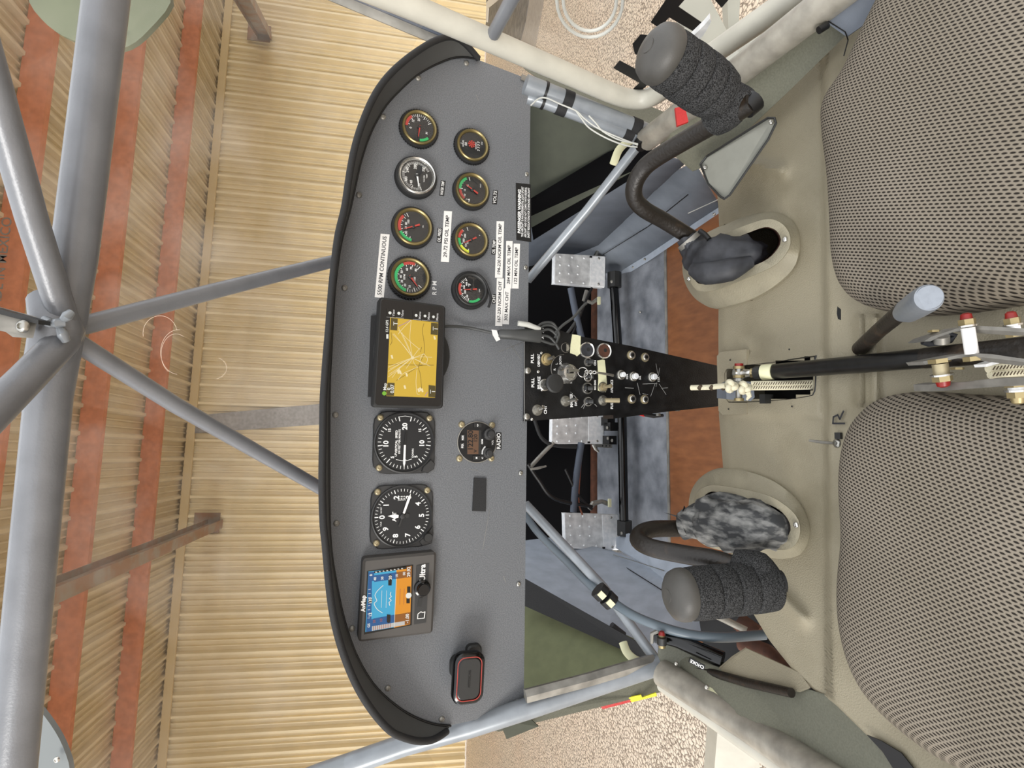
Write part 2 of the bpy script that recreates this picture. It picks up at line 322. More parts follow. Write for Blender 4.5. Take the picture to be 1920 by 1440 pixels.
# ================================================================== FUSELAGE FRAME
fr = thing('fuselage_tubing', 'grey painted welded steel tube frame of the cockpit with cabane cluster', 'airframe', D(110, 620, .5))
def T(name, pts, r, m='tubegrey', parent=fr, seg=16, sm=0, **k):
    if sm: pts = smooth_path(pts, sm); 
    if sm and isinstance(r, list): r = list(np.interp(np.linspace(0, 1, len(pts)), np.linspace(0, 1, len(r)), r))
    return mk(name, MB().tube(pts, r, seg), m, parent, smooth=50, **k)
hub = D(112, 622, .50)
T('spar_tube', [D(240, -420, .50), D(207, -60, .50), D(140, 480, .50), D(92, 745, .50), D(18, 1500, .49), D(-18, 1850, .487)], .0172)
T('brace_tube', [hub, D(400, 546, .63), D(640, 486, .80)], [.0085, .0085, .0085])
T('brace_tube', [hub, D(330, 760, .60), D(640, 938, .80)], .0085)
T('brace_tube', [D(122, 605, .49), D(60, 410, .45), D(-14, 150, .40), D(-190, -450, .32)], .0107)
T('brace_tube', [D(122, 635, .49), D(50, 710, .45), D(-30, 790, .41), D(-400, 1150, .31)], .0125)
T('gusset', [D(94, 560, .495), D(108, 618, .487), D(88, 690, .495)], [.0165, .019, .0165])
for a, b in (((84, 598), (100, 612)), ((96, 606), (122, 606)), ((118, 600), (134, 585)), ((112, 616), (124, 640))):
    T('weld_bead', [D(a[0], a[1], .473), D((a[0]+b[0])/2, (a[1]+b[1])/2, .470), D(b[0], b[1], .473)], [.003, .0042, .003], 'tubelight', seg=8)
br = thing('strap_bracket', 'flat galvanised bracket bar with hex bolt at the cabane cluster', 'bracket', D(30, 610, .46))
a = [D(-20, 578, .45), D(70, 602, .46), D(62, 634, .46), D(24, 632, .45), D(10, 622, .45), D(-20, 617, .45)]
mk('bar', MB().prism(a, D(0, 0, .006)-D(0, 0, 0)), 'aludull', br); mk('flange', MB().prism([D(-20, 574, .445), D(72, 600, .455), D(72, 608, .455), D(-20, 584, .445)], D(960, 720, .012)), 'blackplastic', br)
screw(br, D(44, 612, .452), -ray(960, 720), .0052, 'steel', 'bolt')
# longerons and door posts under the panel
NR, NL = V((.372, .70, -.50)), None
NR = D(1214, 250, .80); NL = D(1236, 1246, .80)
T('door_post', [D(985, 158, .75), D(1030, 176, .76), NR], .0125, 'tubelight'); T('conduit_tube', [D(990, 183, .76), D(1025, 193, .762), D(1208, 262, .80)], .0085, 'tubelight')
T('door_post', [D(220, 1600, .73), D(600, 1452, .76), D(760, 1396, .765), D(880, 1363, .765), D(990, 1328, .77), NL], .0135, 'tubelight')
T('post_channel', [D(985, 1305, .75), D(1100, 1275, .77), D(1225, 1238, .80)], .009, 'aludull', seg=6)
T('cross_brace', [NR, D(1100, 395, .85), D(990, 525, .92)], .0068, 'tubelight'); T('cross_brace', [NL, D(1130, 1100, .85), D(985, 945, .92)], .0072, 'tubelight')
PA, PB, QA, QB = D(985, 158, .75), NR, D(990, 183, .76), D(1208, 262, .80)
PM, QM = D(1030, 176, .76), D(1025, 193, .762); pd_, qd_ = (NR-PM).normalized(), (QB-QM).normalized()
for t in (.17, .86):
    p = PM.lerp(NR, t); mk('tape_band', MB().tube([p-pd_*.0068, p+pd_*.0068], .0134, 20), 'blackrubber', fr); p = QM.lerp(QB, t-.03); mk('tape_band', MB().tube([p-qd_*.0068, p+qd_*.0068], .0096, 16), 'blackrubber', fr)
p = PA.lerp(PM, .8); mk('cable_tie', MB().tube([p-pd_*.0018, p+pd_*.0018], .0136, 20), 'black', fr); p = QA.lerp(QM, .8); mk('cable_tie', MB().tube([p-qd_*.0018, p+qd_*.0018], .0096, 20), 'black', fr)
# sills (door bottom rails)
T('sill_tube', [D(1212, 262, .79), D(1300, 196, .70), D(1400, 122, .61), D(1620, -50, .49)], [.0150, .0150, .0150, .015], 'tubetan')
T('sill_tube', [D(1225, 250, .77), D(1400, 118, .62), D(1600, -50, .50)], [.009, .009, .009], 'tubetan')
T('sill_tube', [D(1243, 1262, .77), D(1400, 1360, .66), D(1610, 1500, .51), D(1900, 1690, .39)], [.0175, .0170, .0165, .0165], 'tubetan')
T('sill_tube', [D(1246, 1278, .78), D(1400, 1385, .67), D(1600, 1520, .53), D(1900, 1720, .40)], .014, 'tubewhite')
mk('red_tape', MB().prism([D(1266, 202, .688), D(1284, 199, .683), D(1291, 228, .678), D(1270, 236, .683)], ray(960, 720).normalized()*.004), 'redtape', fr)
mk('latch_strip', MB().prism([D(1318, 1293, .705), D(1340, 1290, .70), D(1408, 1335, .655), D(1400, 1346, .655), D(1340, 1310, .69)], D(960, 720, .004)), 'masking', fr)
for u, v in ((1325, 1288), (1398, 1338), (1424, 1390), (1268, 1244)): screw(fr, D(u, v, .66 if u > 1300 else .745), -ray(960, 720), .0028, 'steel')
# fabric side skins seen below the panel, and boot-cowl strips outside
def sheet(name, pts, m, parent=None, th=.002, label=None, cat=None, **k):
    P = [D(*p) for p in pts]; mb = MB().prism(P, ray(960, 720).normalized()*th)
    if parent is not None: return mk(name, mb, m, parent, **k)
    return single(name, mb, m, label, cat, **k)
sk = thing('fuselage_skin', 'olive green fabric skin and boot cowl strips of the fuselage sides', 'fuselage', D(1100, 250, .9))
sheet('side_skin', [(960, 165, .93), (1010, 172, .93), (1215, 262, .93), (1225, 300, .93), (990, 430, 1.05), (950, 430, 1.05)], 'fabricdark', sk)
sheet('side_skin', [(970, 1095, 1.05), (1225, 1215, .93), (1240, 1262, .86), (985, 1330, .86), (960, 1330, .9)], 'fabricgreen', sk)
sheet('cowl_strip', [(975, 118, .86), (1000, 118, .86), (1150, 170, .88), (1250, 212, .88), (1215, 252, .88), (1080, 195, .85), (985, 130, .85)], 'olive', sk)
sheet('cowl_strip', [(880, 1362, .78), (935, 1372, .80), (1230, 1300, .86), (1275, 1290, .87), (1240, 1255, .87), (985, 1325, .82)], 'olive', sk)
sheet('cowl_strip', [(936, 1352, .775), (985, 1340, .79), (1010, 1362, .80), (950, 1386, .80)], 'fabricdark', sk)
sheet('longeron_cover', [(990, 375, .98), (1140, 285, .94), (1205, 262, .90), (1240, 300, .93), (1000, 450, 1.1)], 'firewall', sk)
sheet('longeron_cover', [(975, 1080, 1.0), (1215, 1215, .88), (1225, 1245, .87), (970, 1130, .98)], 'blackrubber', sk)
for a, b, c in (((1129, 1327), (1180, 1306), 'redtape'),):
    sheet('tape_mark', [(1126, 1325, .85), (1180, 1311, .85), (1184, 1316, .85), (1130, 1330, .85)], 'redtape', sk); sheet('tape_mark', [(1178, 1308, .85), (1202, 1303, .85), (1204, 1308, .85), (1230, 1299, .85), (1232, 1305, .85), (1184, 1317, .85)], 'yellowtape', sk)
# ---- windshield and its side frames
ws = thing('windshield', 'clear curved windshield with scuffs in front of the instrument panel', 'window', D(400, 700, .8))
rows = []
for i in range(9):
    s = i/8; row = []
    for j in range(13):
        t = j/12; u = -60 + s*(700 if 1 else 0); v = -90 + t*1620
        u2 = u + 230*s*(abs(t-.5)*2)**2.2; d = .62 + .28*s - .12*(abs(t-.5)*2)**2
        row.append(D(u2, v, d))
    rows.append(row)
mk('pane', MB().grid(rows), 'windglass', ws)
sheet('side_strip', [(545, -30, .80), (600, -30, .80), (845, 68, .84), (828, 88, .84)], 'aludull', ws); sheet('side_strip', [(595, -30, .79), (650, -30, .79), (855, 60, .83), (842, 74, .83)], 'bluefade', ws)
sheet('side_strip', [(530, 1460, .76), (590, 1460, .76), (760, 1402, .80), (742, 1382, .80)], 'aludull', ws); sheet('side_strip', [(575, 1460, .755), (625, 1460, .755), (850, 1388, .78), (838, 1372, .78)], 'tubelight', ws)
for k in range(2):
    T('copper_line', [D(690+k*5, -12, .9), D(770+k*5, 20, .9), D(820+k*5, 42, .9), D(848+k*5, 64, .9)], .0018, 'copper', ws, 8, 4)
def ringpts(c, ru, rv, d, a0=0, a1=360, n=24): return [D(c[0]+ru*math.cos(math.radians(a0+(a1-a0)*k/n)), c[1]+rv*math.sin(math.radians(a0+(a1-a0)*k/n)), d) for k in range(n+1)]
mat('scuff', '#d8c4ae', .8)
mb = MB(); nn = ray(960, 720)
for c, ru, rv, a0, a1 in (((335, 660), 34, 42, 95, 275), ((330, 664), 28, 38, 120, 300), ((300, 625), 32, 33, 170, 350), ((395, 690), 30, 22, 300, 430)): mb.stroke(ringpts(c, ru, rv, .72, a0, a1, 16), .00035, nn)
mk('scuff_marks', mb, 'scuff', ws, kind='stuff', smooth=0)
# wing root fairings at the frame corners
wf = thing('wing_root_fairing', 'translucent green-grey wing root panel above the right door', 'fairing', D(180, 20, .8))
mk('panel', MB().prism(smooth_path([D(u, v, .95) for u, v in ((52, -10), (90, 48), (150, 80), (225, 92), (280, 55), (318, -12), (200, -60), (100, -60))], 4, True), nn.normalized()*.01), 'skylight', wf)
screw(wf, D(231, 66, .94), -nn, .003, 'steel', 'rivet')
wf = thing('wing_root_fairing', 'translucent grey wing root panel above the left door', 'fairing', D(80, 1390, .8))
mk('panel', MB().prism(smooth_path([D(u, v, .95) for u, v in ((30, 1500), (45, 1340), (52, 1312), (85, 1345), (118, 1400), (130, 1460), (90, 1520))], 4, True), nn.normalized()*.01), 'wingcover', wf)
screw(wf, D(107, 1424, .94), -nn, .005, 'chrome', 'fuel_drain')
# ---- right door: bent tube frame, clear glazing with air vent and black registration lettering
dr = thing('cabin_door', 'right cabin door of bent cream tube around clear glazing', 'door', D(1190, 185, .9))
XD = .44
path = smooth_path([PX(640, -40, XD), PX(760, 8, XD), PX(900, 68, XD), PX(1040, 128, XD), PX(1140, 172, XD), PX(1178, 185, XD), PX(1215, 184, XD), PX(1262, 155, XD), PX(1330, 105, XD), PX(1420, 42, XD), PX(1560, -55, XD)], 5)
mk('frame_tube', MB().tube(path, .0125, 16), 'tubewhite', dr, smooth=50)
mk('stay_tube', MB().tube([PX(925, 64, XD), PX(975, -30, XD)], .0075, 12), 'tubegrey', dr, smooth=50)
gl = [PX(u, v, XD+.012) for u, v in ((640, -60), (760, 5), (1140, 168), (1200, 184), (1262, 152), (1560, -60))]
mk('glazing', MB().prism(gl, (.002, 0, 0)), 'doorglass', dr)
c0 = (1106, 0)
for rr in (62, 50): 
    mk('air_vent', MB().tube([PX(c0[0]+rr*math.cos(2*PI*k/28), c0[1]+(rr+8)*math.sin(2*PI*k/28), XD-.004) for k in range(29)], .0018, 8, False), 'wirewhite', dr)
glyph = [[(1162, 113), (1212, 140), (1240, 118), (1252, 125), (1195, 176), (1183, 170), (1199, 155), (1150, 127)],
         [(1201, 64), (1262, 70), (1235, 120), (1190, 100), (1186, 82)],
         [(1252, -6), (1288, -6), (1272, 12), (1322, 46), (1310, 64), (1255, 32), (1236, 52), (1220, 41)],
         [(1334, -8), (1372, -8), (1353, 14)]]
for g in glyph: mk('lettering', MB().prism([PX(u, v, XD+.010) for u, v in g], (-.0005, 0, 0)), 'black', dr)
mk('latch_handle', MB().prism([PX(u, v, XD-.03) for u, v in ((1293, 74), (1320, 48), (1331, 35), (1334, 40), (1322, 62), (1306, 82))], (.006, 0, 0)), 'alu', dr)
# things on the ground beyond the doors
def slab(name, px, y, m, label, cat, th=.03): return single(name, MB().prism([D(u, v, d) for u, v, d in px], nn.normalized()*th), m, label, cat)
slab('wing_strut', [(1262, -40, 1.15), (1312, -40, 1.15), (1395, 118, 1.15), (1350, 150, 1.15), (1290, 80, 1.15)], 0, 'fairing', 'pale grey streamlined wing strut seen through the right door glazing', 'strut')
slab('gear_leg', [(1362, -40, 1.25), (1390, -40, 1.25), (1384, 70, 1.25), (1368, 112, 1.25)], 0, 'fairing', 'narrow pale landing gear brace beyond the right door', 'landing gear')
slab('step_plate', [(1372, 110, 1.2), (1400, 60, 1.2), (1500, -30, 1.2), (1590, -40, 1.2), (1400, 112, 1.2), (1380, 128, 1.2)], 0, 'fairing', 'pale step plate beside the right door sill', 'step')
slab('wheel_fairing', [(1347, 1350, 1.0), (1400, 1372, 1.0), (1425, 1400, 1.0), (1415, 1800, 1.15), (1310, 1800, 1.15)], 0, 'tubewhite', 'cream landing gear fairing below the left door sill', 'fairing', .05)
slab('gear_leg', [(1418, 1400, 1.02), (1440, 1395, 1.02), (1458, 1420, 1.02), (1450, 1442, 1.02), (1425, 1430, 1.02)], 0, 'masking', 'cream gear leg fitting outside the left door sill', 'landing gear', .03)
# ================================================================== INSTRUMENT PANEL
PO = [(995, 150), (899, 113), (875, 109), (850, 110), (825, 119), (800, 131), (775, 147), (750, 170), (725, 197), (708, 224), (692, 257), (677, 302), (667, 345), (656, 395), (646, 430), (637, 470), (628, 540), (624, 600), (621, 660), (618, 720), (617, 805), (617, 880), (618, 980), (622, 1040), (631, 1095), (645, 1160), (667, 1225), (700, 1282), (740, 1320), (775, 1342), (812, 1356), (845, 1360), (982, 1329)]
outline = [PY(995, 150, YP)] + smooth_path([PY(u, v, YP) for u, v in PO[1:-1]], 3) + [PY(982, 1329, YP)]
ip = thing('instrument_panel', 'dark grey textured metal instrument panel with rounded top edge', 'panel', PY(800, 720, YP))
mk('panel_face', MB().prism(outline, (0, .003, 0)), 'panel', ip, smooth=30)
FN = V((0, -1, 0))
for u, v in ((874, 119), (784, 147), (718, 220), (673, 366), (646, 540), (629, 778), (631, 981), (660, 1178), (727, 1290), (828, 1348)): screw(ip, PY(u, v, YP), FN, .0038, 'aludull')
for u, v in ((987, 327), (985, 502), (976, 887), (972, 1095)): screw(ip, PY(u, v, YP), FN, .0034, 'steel')
for u, v in ((991, 156), (970, 1318)): screw(ip, PY(u, v, YP), FN, .0045, 'white')
mk('mounting_tab', MB().prism([PY(u, v, YP-.001) for u, v in ((978, 140), (996, 148), (994, 158), (976, 150))], (0, -.002, 0)), 'aludull', ip)
mk('mounting_tab', MB().prism([PY(u, v, YP-.001) for u, v in ((958, 1330), (980, 1324), (980, 1340), (961, 1344))], (0, -.002, 0)), 'aludull', ip)
mb = MB()
for pts in (((958, 646), (978, 676)), ((893, 178), (897, 190)), ((880, 880), (896, 882)), ((944, 1080), (948, 1092)), ((700, 246), (703, 250)), ((918, 955), (905, 1030)), ((935, 660), (985, 640))):
    mb.stroke([PY(u, v, YP-.0003) for u, v in pts], .0004, FN)
mk('scratches', mb, 'aludull', ip, kind='stuff', smooth=0)
def placard(q, text, bg, fg, size, lines=1, parent=ip, bold=.015, th=.0005, y=None, dx=0, maxw=None):
    """q: four photo pixels left-bottom, right-bottom, right-top, left-top as read on the panel"""
    P = [PY(u, v, y or YP) for u, v in q]; P2 = [p+FN*th for p in P]
    o = mk('placard', MB().prism(P2, (0, th, 0)), bg, parent, smooth=0)
    c = sum(P2, V())/4 + FN*.0002; xd = (P2[1]-P2[0]); w = xd.length; yd = (P2[3]-P2[0])
    mb = MB(); tx(mb, text, c + xd.normalized()*dx, xd, yd - xd*(yd.dot(xd)/xd.length_squared), size, bold, maxw=maxw or w*.92); mk('lettering', mb, fg, o, smooth=0)
    return o
# strips given by (u,v) of left end (high v), right end (low v) on their centre line, and width in px
def strip(a, b, w, text, bg='paperwhite', fg='ink', size=.0065, **k):
    ax, ay = a; bx, by = b; L_ = math.hypot(bx-ax, by-ay); n = (-(by-ay)/L_*w/2, (bx-ax)/L_*w/2)
    if n[0] < 0: n = (-n[0], -n[1])
    return placard([(ax+n[0], ay+n[1]), (bx+n[0], by+n[1]), (bx-n[0], by-n[1]), (ax-n[0], ay-n[1])], text, bg, fg, size, **k)
strip((711, 558), (722, 439), 17, '5500 RPM CONTINUOUS', size=.0072)
strip((834, 491), (840, 396), 15, '29-72 PSI OIL TEMP', size=.0070)
strip((935, 521), (938, 415), 14, '194-230 NORM OIL TEMP', size=.0066)
strip((953, 541), (955, 452), 12, '284 MAX OIL TEMP', size=.0066)
strip((966, 541), (969, 457), 12, '122 MIN OIL TEMP', size=.0066)
strip((935, 611), (938, 522), 13, '167-230 NORM CHT', size=.0066)
strip((948, 608), (951, 541), 12, '302 MAX CHT', size=.0066)
for a, b, w, s, z in (((828, 367), (831, 339), 9, 'WATER TEMP', .0055), ((927, 383), (929, 357), 9, 'VOLTS', .0065), ((823, 455), (825, 428), 9, 'OIL PRESS', .0058), ((925, 477), (927, 450), 8, 'OIL TEMP', .0058), ((926, 569), (926, 552), 7, 'CHT', .0058), ((935, 843), (935, 811), 10, 'RADIO', .0075)):
    strip(a, b, w, s, 'black', 'whitemark', z)
mb = MB(); tx(mb, 'R P M', PY(815, 540, YP-.0004), XA, ZA, .0078, .03); mk('lettering', mb, 'whitemark', ip, smooth=0)
pw = placard([(996, 454), (995, 346), (967, 343), (968, 450)], '', 'black', 'whitemark', .005)
c = sum((PY(u, v, YP-.0009) for u, v in ((995, 452), (995, 345), (968, 343), (968, 450))), V())/4
mb = MB(); tx(mb, 'PASSENGER WARNING', c+ZA*.0062, XA, ZA, .0062, .04, maxw=.065)
for i, s in enumerate(('THIS AIRCRAFT IS AN EXPERIMENTAL LIGHT-SPORT', 'AIRCRAFT AND DOES NOT COMPLY WITH FEDERAL', 'SAFETY REGULATIONS FOR STANDARD AIRCRAFT')): tx(mb, s, c+ZA*(.0015-i*.0048), XA, ZA, .0046, .02, maxw=.0735)
mk('lettering', mb, 'whitemark', pw, smooth=0)
# ---- glare shield
gs = thing('glare_shield', 'black curved glare shield hood with thick rubber edge trim', 'glare shield', PY(620, 720, YP))
GO = [(897, 110), (880, 90), (862, 74), (840, 69), (812, 78), (787, 93), (762, 111), (737, 133), (717, 156), (700, 183), (685, 216), (672, 252), (662, 290), (654, 335), (646, 390), (634, 440), (626, 502), (620, 565), (616, 620), (612, 665), (609, 705), (606, 755), (605, 830), (604, 905), (606, 980), (610, 1020), (618, 1107), (628, 1170), (646, 1232), (671, 1290), (701, 1337), (731, 1370), (752, 1381), (779, 1389), (805, 1389), (824, 1381), (838, 1371)]
NG = 120
def resample(P, n):
    P = [V(p) for p in P]; L_ = [0]
    for a, b in zip(P[:-1], P[1:]): L_.append(L_[-1]+(b-a).length)
    return [V([float(np.interp(t, L_, [p[k] for p in P])) for k in range(3)]) for t in np.linspace(0, L_[-1], n)]
inner = resample(outline[1:-1], NG)
def hoodpt(u, v, i, n):
    t = i/(n-1); dep = .055*min(1, 6*t+.12, 6*(1-t)+.12)
    return PY(u, v, YP-dep)
outer = [hoodpt(u, v, i, len(GO)) for i, (u, v) in enumerate(GO)]
# match: same parameter along both curves, by nearest point in the panel plane
op = smooth_path(outer, 4); op = resample(op, NG)
rows = []
for i in range(NG):
    a = inner[i]; b = op[i]; rows.append([a, a.lerp(b, .35) , a.lerp(b, .7), b])
mk('hood', MB().grid(rows), 'hoodgrey', gs)
mk('edge_trim', MB().tube(op, .0042, 12), 'blackrubber', gs, smooth=60)
mk('inner_piping', MB().tube([p+FN*.002 for p in inner], .0014, 8), 'black', gs, smooth=60)
# ---- round gauges.  Angles: degrees clockwise from panel-up
def pdir(a): a = math.radians(a); return V((math.sin(a), 0, math.cos(a)))
def dial_marks(mb, c, R, a0, a1, n, r0=.80, r1=.95, w=.0006, major=0, mw=None):
    for k in range(n+1):
        a = a0+(a1-a0)*k/max(n, 1); d = pdir(a); M_ = major and k % major == 0
        mb.stroke([c+d*R*(r0-(.08 if M_ else 0)), c+d*R*r1], (mw or w*2) if M_ else w, FN)
def arc(mb, c, a0, a1, r0, r1, n=14):
    P = [pdir(a0+(a1-a0)*k/n) for k in range(n+1)]
    for p, q in zip(P[:-1], P[1:]): mb.poly([c+p*r0, c+q*r0, c+q*r1, c+p*r1])
def gauge(u, v, R, h, label, ring, needle, arcs, nums, txts, ticks, ncol='dialred', flange=None, ribbed=False, piv=0, nl=.72, sub='gauge'):
    c0 = PY(u, v, YP-h); c = V((c0.x, YP, c0.z)); g = thing('gauge', label, 'gauge', c, 'engine gauges on the instrument panel')
    fr_ = flange or R*1.13; hb = h*.62
    mk('body', MB().lathe(c, FN, [(fr_, 0), (fr_, hb*.75), (fr_*.97, hb), (R*.97, hb)], 48), 'blackrubber', g)
    if ribbed:
        mb = MB()
        for k in range(44):
            d = pdir(k*360/44); mb.box(c+d*fr_+FN*hb*.4, (.0018, hb*.8, .0012), (d.cross(YA), YA, d))
        mk('knurled_ring', mb, 'black', g, kind='stuff', smooth=0)
    mk('bezel', MB().lathe(c+FN*hb, FN, [(R, 0), (R*1.0, (h-hb)*.7+.001), (R*.95, h-hb+.001), (R*.88, (h-hb)*.8+.001), (R*.84, (h-hb)*.5+.0007), (R*.82, 0)], 56, False), ring, g)
    r = R*.83; dc = c+FN*(hb+.0012)
    mk('dial', MB().lathe(dc-FN*.001, FN, [(r, 0), (r, .0008)], 40), 'dialblack', g)
    top = dc+FN*.0002
    mb = MB(); a0, a1, n, mj = ticks; dial_marks(mb, top, r, a0, a1, n, .78, .93, .0004, mj)
    for s, a, rr, sz in nums: tx(mb, s, top+pdir(a)*r*rr+FN*.0001, XA, ZA, sz*.84, .02)
    for s, x, z, sz in txts: tx(mb, s, top+V((x, 0, z))+FN*.0001, XA, ZA, sz, .01)
    mk('markings', mb, 'whitemark', g, smooth=0)
    for a0, a1, m in arcs: mb = MB(); arc(mb, top+FN*.0001, a0, a1, r*.80, r*.98); mk('colour_band', mb, m, g, smooth=0)
    if needle is not None:
        d = pdir(needle); e = d.cross(YA); pc = top + pdir(needle+180)*r*piv + FN*.002
        mk('needle', MB().prism([pc-d*r*.1-e*r*.06, pc+d*r*nl-e*r*.02, pc+d*r*nl+e*r*.02, pc-d*r*.1+e*r*.06], FN*.0006), ncol, g)
        mk('hub', MB().lathe(top, FN, [(r*.13, 0), (r*.12, .0022), (r*.05, .003)], 16), 'blackplastic', g)
    mk('glass', MB().lathe(c+FN*(hb+(h-hb)*.35), FN, [(R*.85, 0), (R*.3, .0003), (R*.02, .0003)], 32, False), 'dialglass', g)
    return g
gauge(787, 238, .0232, .008, 'brass-rimmed gauge with red and green bands at the panel top right corner', 'brass', -83, [(0, 52, 'dialred'), (-134, -92, 'dialgreen')], [('0', -12, .62, .005), ('12', 40, .58, .005), ('25', 85, .55, .005), ('H', -150, .6, .005)], [('', 0, 0, .003)], (10, 150, 16, 4), ribbed=True)
gauge(887, 271, .0222, .009, 'brass-rimmed hour meter with red star and digit row', 'brass', None, [], [], [('HOURS', 0, .0135, .0028), ('00', 0, .0095, .0045), ('7 7 7 7', .0, -.009, .0048), ('QUARTZ', 0, -.0048, .0024), ('1/10', .005, -.0135, .0026)], (0, 0, 0, 0), ribbed=True)
g = gauge(782.5, 328, .0250, .013, 'chrome-rimmed water temperature gauge with italic white numerals', 'chrome', -100, [], [('100', -105, .62, .0052), ('140', -55, .60, .0055), ('180', -25, .74, .0055), ('240', 28, .68, .0060), ('280', 80, .62, .006), ('320', 130, .66, .005)], [('WATER', -.002, -.010, .0028), ('TEMP', .002, -.0135, .0026)], (-110, 150, 52, 8), ncol='whitemark')
gauge(886.5, 355, .0232, .011, 'brass-rimmed voltmeter with green band and red pointer', 'brass', 30, [(0, 62, 'dialgreen'), (-50, -5, 'dialred')], [('16', 40, .42, .004), ('13', -10, .55, .004), ('10', -40, .70, .004), ('8', -70, .78, .004)], [('VOLT', .008, -.012, .0022)], (-75, 75, 10, 5), piv=.35, nl=.9)
gauge(775.6, 424, .0248, .010, 'brass-rimmed oil pressure gauge with red and green bands', 'brass', -22, [(-22, 45, 'dialred'), (-84, -26, 'dialgreen')], [('30', -45, .62, .0045), ('60', -15, .48, .0045), ('80', 18, .48, .0045), ('100', 42, .42, .0045)], [('OIL', .002, -.013, .0022)], (-75, 62, 14, 2), piv=.32, nl=.95)
gauge(884.5, 449, .0230, .010, 'brass-rimmed oil temperature gauge with yellow, green and red bands', 'brass', -29, [(5, 45, 'dialred'), (-30, 3, 'dialgreen'), (-80, -31, 'dialyellow')], [('120', -48, .58, .004), ('200', -12, .56, .0045), ('300', 28, .52, .0045), ('OIL', -35, .32, .004)], [('F', .008, -.012, .0022)], (-75, 70, 6, 2), piv=.3, nl=.95, ribbed=True)
gauge(769.8, 519, .0252, .009, 'brass-rimmed tachometer with long green band beside the map screen', 'brass', -128, [(62, 108, 'dialred'), (-74, 60, 'dialgreen')], [('10', -88, .60, .0045), ('20', -60, .62, .0045), ('30', -32, .60, .0045), ('40', -2, .58, .0045), ('50', 28, .60, .0045), ('60', 66, .52, .0045), ('70', 95, .58, .0045), ('80', 125, .6, .0045)], [('RPM', -.0005, .0075, .0038), ('X100', -.003, -.006, .0035)], (-140, 130, 27, 3), ribbed=True)
gauge(884.2, 542.5, .0222, .009, 'black-rimmed cylinder head temperature gauge at the end of the lower row', 'blackplastic', -8, [(-30, 26, 'dialred'), (-137, -80, 'dialgreen')], [('100', -62, .62, .004), ('200', -25, .5, .004), ('300', 15, .55, .004), ('400', 48, .52, .004)], [('°F', .006, .002, .005), ('CHT', 0, -.012, .0022)], (-75, 62, 18, 3), flange=.0262, piv=.3, nl=.9)
mb = MB().tube(smooth_path([PY(u, v, YP-.009) for u, v in ((893, 512), (908, 525), (917, 545), (920, 562), (916, 576))], 5), .0017, 8)
single('rubber_loop', mb, 'blackrubber', 'loose end of black rubber seal beside the cylinder head temperature gauge', 'seal')
mb = MB()
for k in range(8): d = pdir(k*45); mb.prism([d*.005+d.cross(YA)*.0012, d*.005-d.cross(YA)*.0012, V()], FN*.0005)
hm = [o for o in bpy.data.objects if o.get('label', '').startswith('brass-rimmed hour')][0]; b = base_of(hm)
mb.v = [p+b+FN*.0076+V((.001, 0, .0015)) for p in mb.v]; mk('star', mb, 'dialred', hm, smooth=0)
# ---- 3 1/8 inch instruments
def bigflange(c, R, ch):
    pts = []
    for a in range(0, 360, 90):
        for da in (-ch, ch): pass
    s = R; k = ch
    return [c+V((x, 0, z)) for x, z in ((-s, -s+k), (-s+k, -s), (s-k, -s), (s, -s+k), (s, s-k), (s-k, s), (-s+k, s), (-s, s-k))]
def instr(u, v, label, missing=None):
    c = PY(u, v, YP); g = thing('flight_instrument', label, 'instrument', c)
    pts = []
    for sx, sz in ((-1, -1), (1, -1), (1, 1), (-1, 1)):
        cn = [V((sx*.0397, 0, sz*.022)), V((sx*.0385, 0, sz*.030)), V((sx*.030, 0, sz*.0385)), V((sx*.022, 0, sz*.0397))]
        if sx*sz < 0: cn.reverse()
        pts += cn
    pts = [c+p for p in pts]; mk('flange', MB().prism([p+FN*.004 for p in pts], (0, .004, 0), .0012), 'instr', g, smooth=30)
    mk('bezel_ring', MB().lathe(c+FN*.004, FN, [(.0395, 0), (.0390, .0022), (.0375, .0028), (.0362, .0014), (.0355, -.001)], 64, False), 'instr', g)
    mk('dial', MB().lathe(c+FN*.0036, FN, [(.0366, 0), (.0366, .0008)], 56), 'dialblack', g)
    for sx in (-1, 1):
        for sz in (-1, 1):
            screw(g, c+V((sx*.0315, 0, sz*.0315))+FN*.004, FN, .0042 if (sx, sz) != missing else .0024, 'screwtan' if (sx, sz) != missing else 'blackplastic')
    return g, c, c+FN*.0047
g, c, t = instr(757.5, 829.5, 'vertical speed indicator with white pointer at zero below the map screen', (-1, -1))
mb = MB(); R = .0352
for sgn in (-1, 1):
    for k in range(0, 21):
        a = -90 + sgn*k*8.3; d = pdir(a); M_ = k % 5 == 0; mb.stroke([t+d*R*(.80 if M_ else .85), t+d*R*.955], .0012 if M_ else .0007, FN)
mb.stroke([t+pdir(76)*R*.955, t+pdir(90)*R*.96, t+pdir(104)*R*.955], .0005, FN)
for s, x, z, sz in (('20', .0205, 0, .0088), ('10', -.002, .0235, .0088), ('10', -.0015, -.0225, .0088), ('15', .0155, .0195, .0048), ('15', .0155, -.0195, .0048), ('5', -.0185, .0150, .0055), ('5', -.018, -.0150, .0055), ('0', -.0225, -.001, .0048)): tx(mb, s, t+V((x, 0, z))+FN*.0001, XA, ZA, sz, .035)
tx(mb, 'VERTICAL  SPEED', t+V((.001, 0, .0105)), XA, ZA, .0038, .03, maxw=.031); tx(mb, '100 FEET PER MINUTE', t+V((.001, 0, .0066)), XA, ZA, .0034, .02, maxw=.031); tx(mb, 'DOWN', t+V((-.0135, 0, -.0108)), XA, ZA, .0034, .02)
tx(mb, 'UP', t+V((-.0155, 0, .0110)), XA, ZA, .0038, .02)
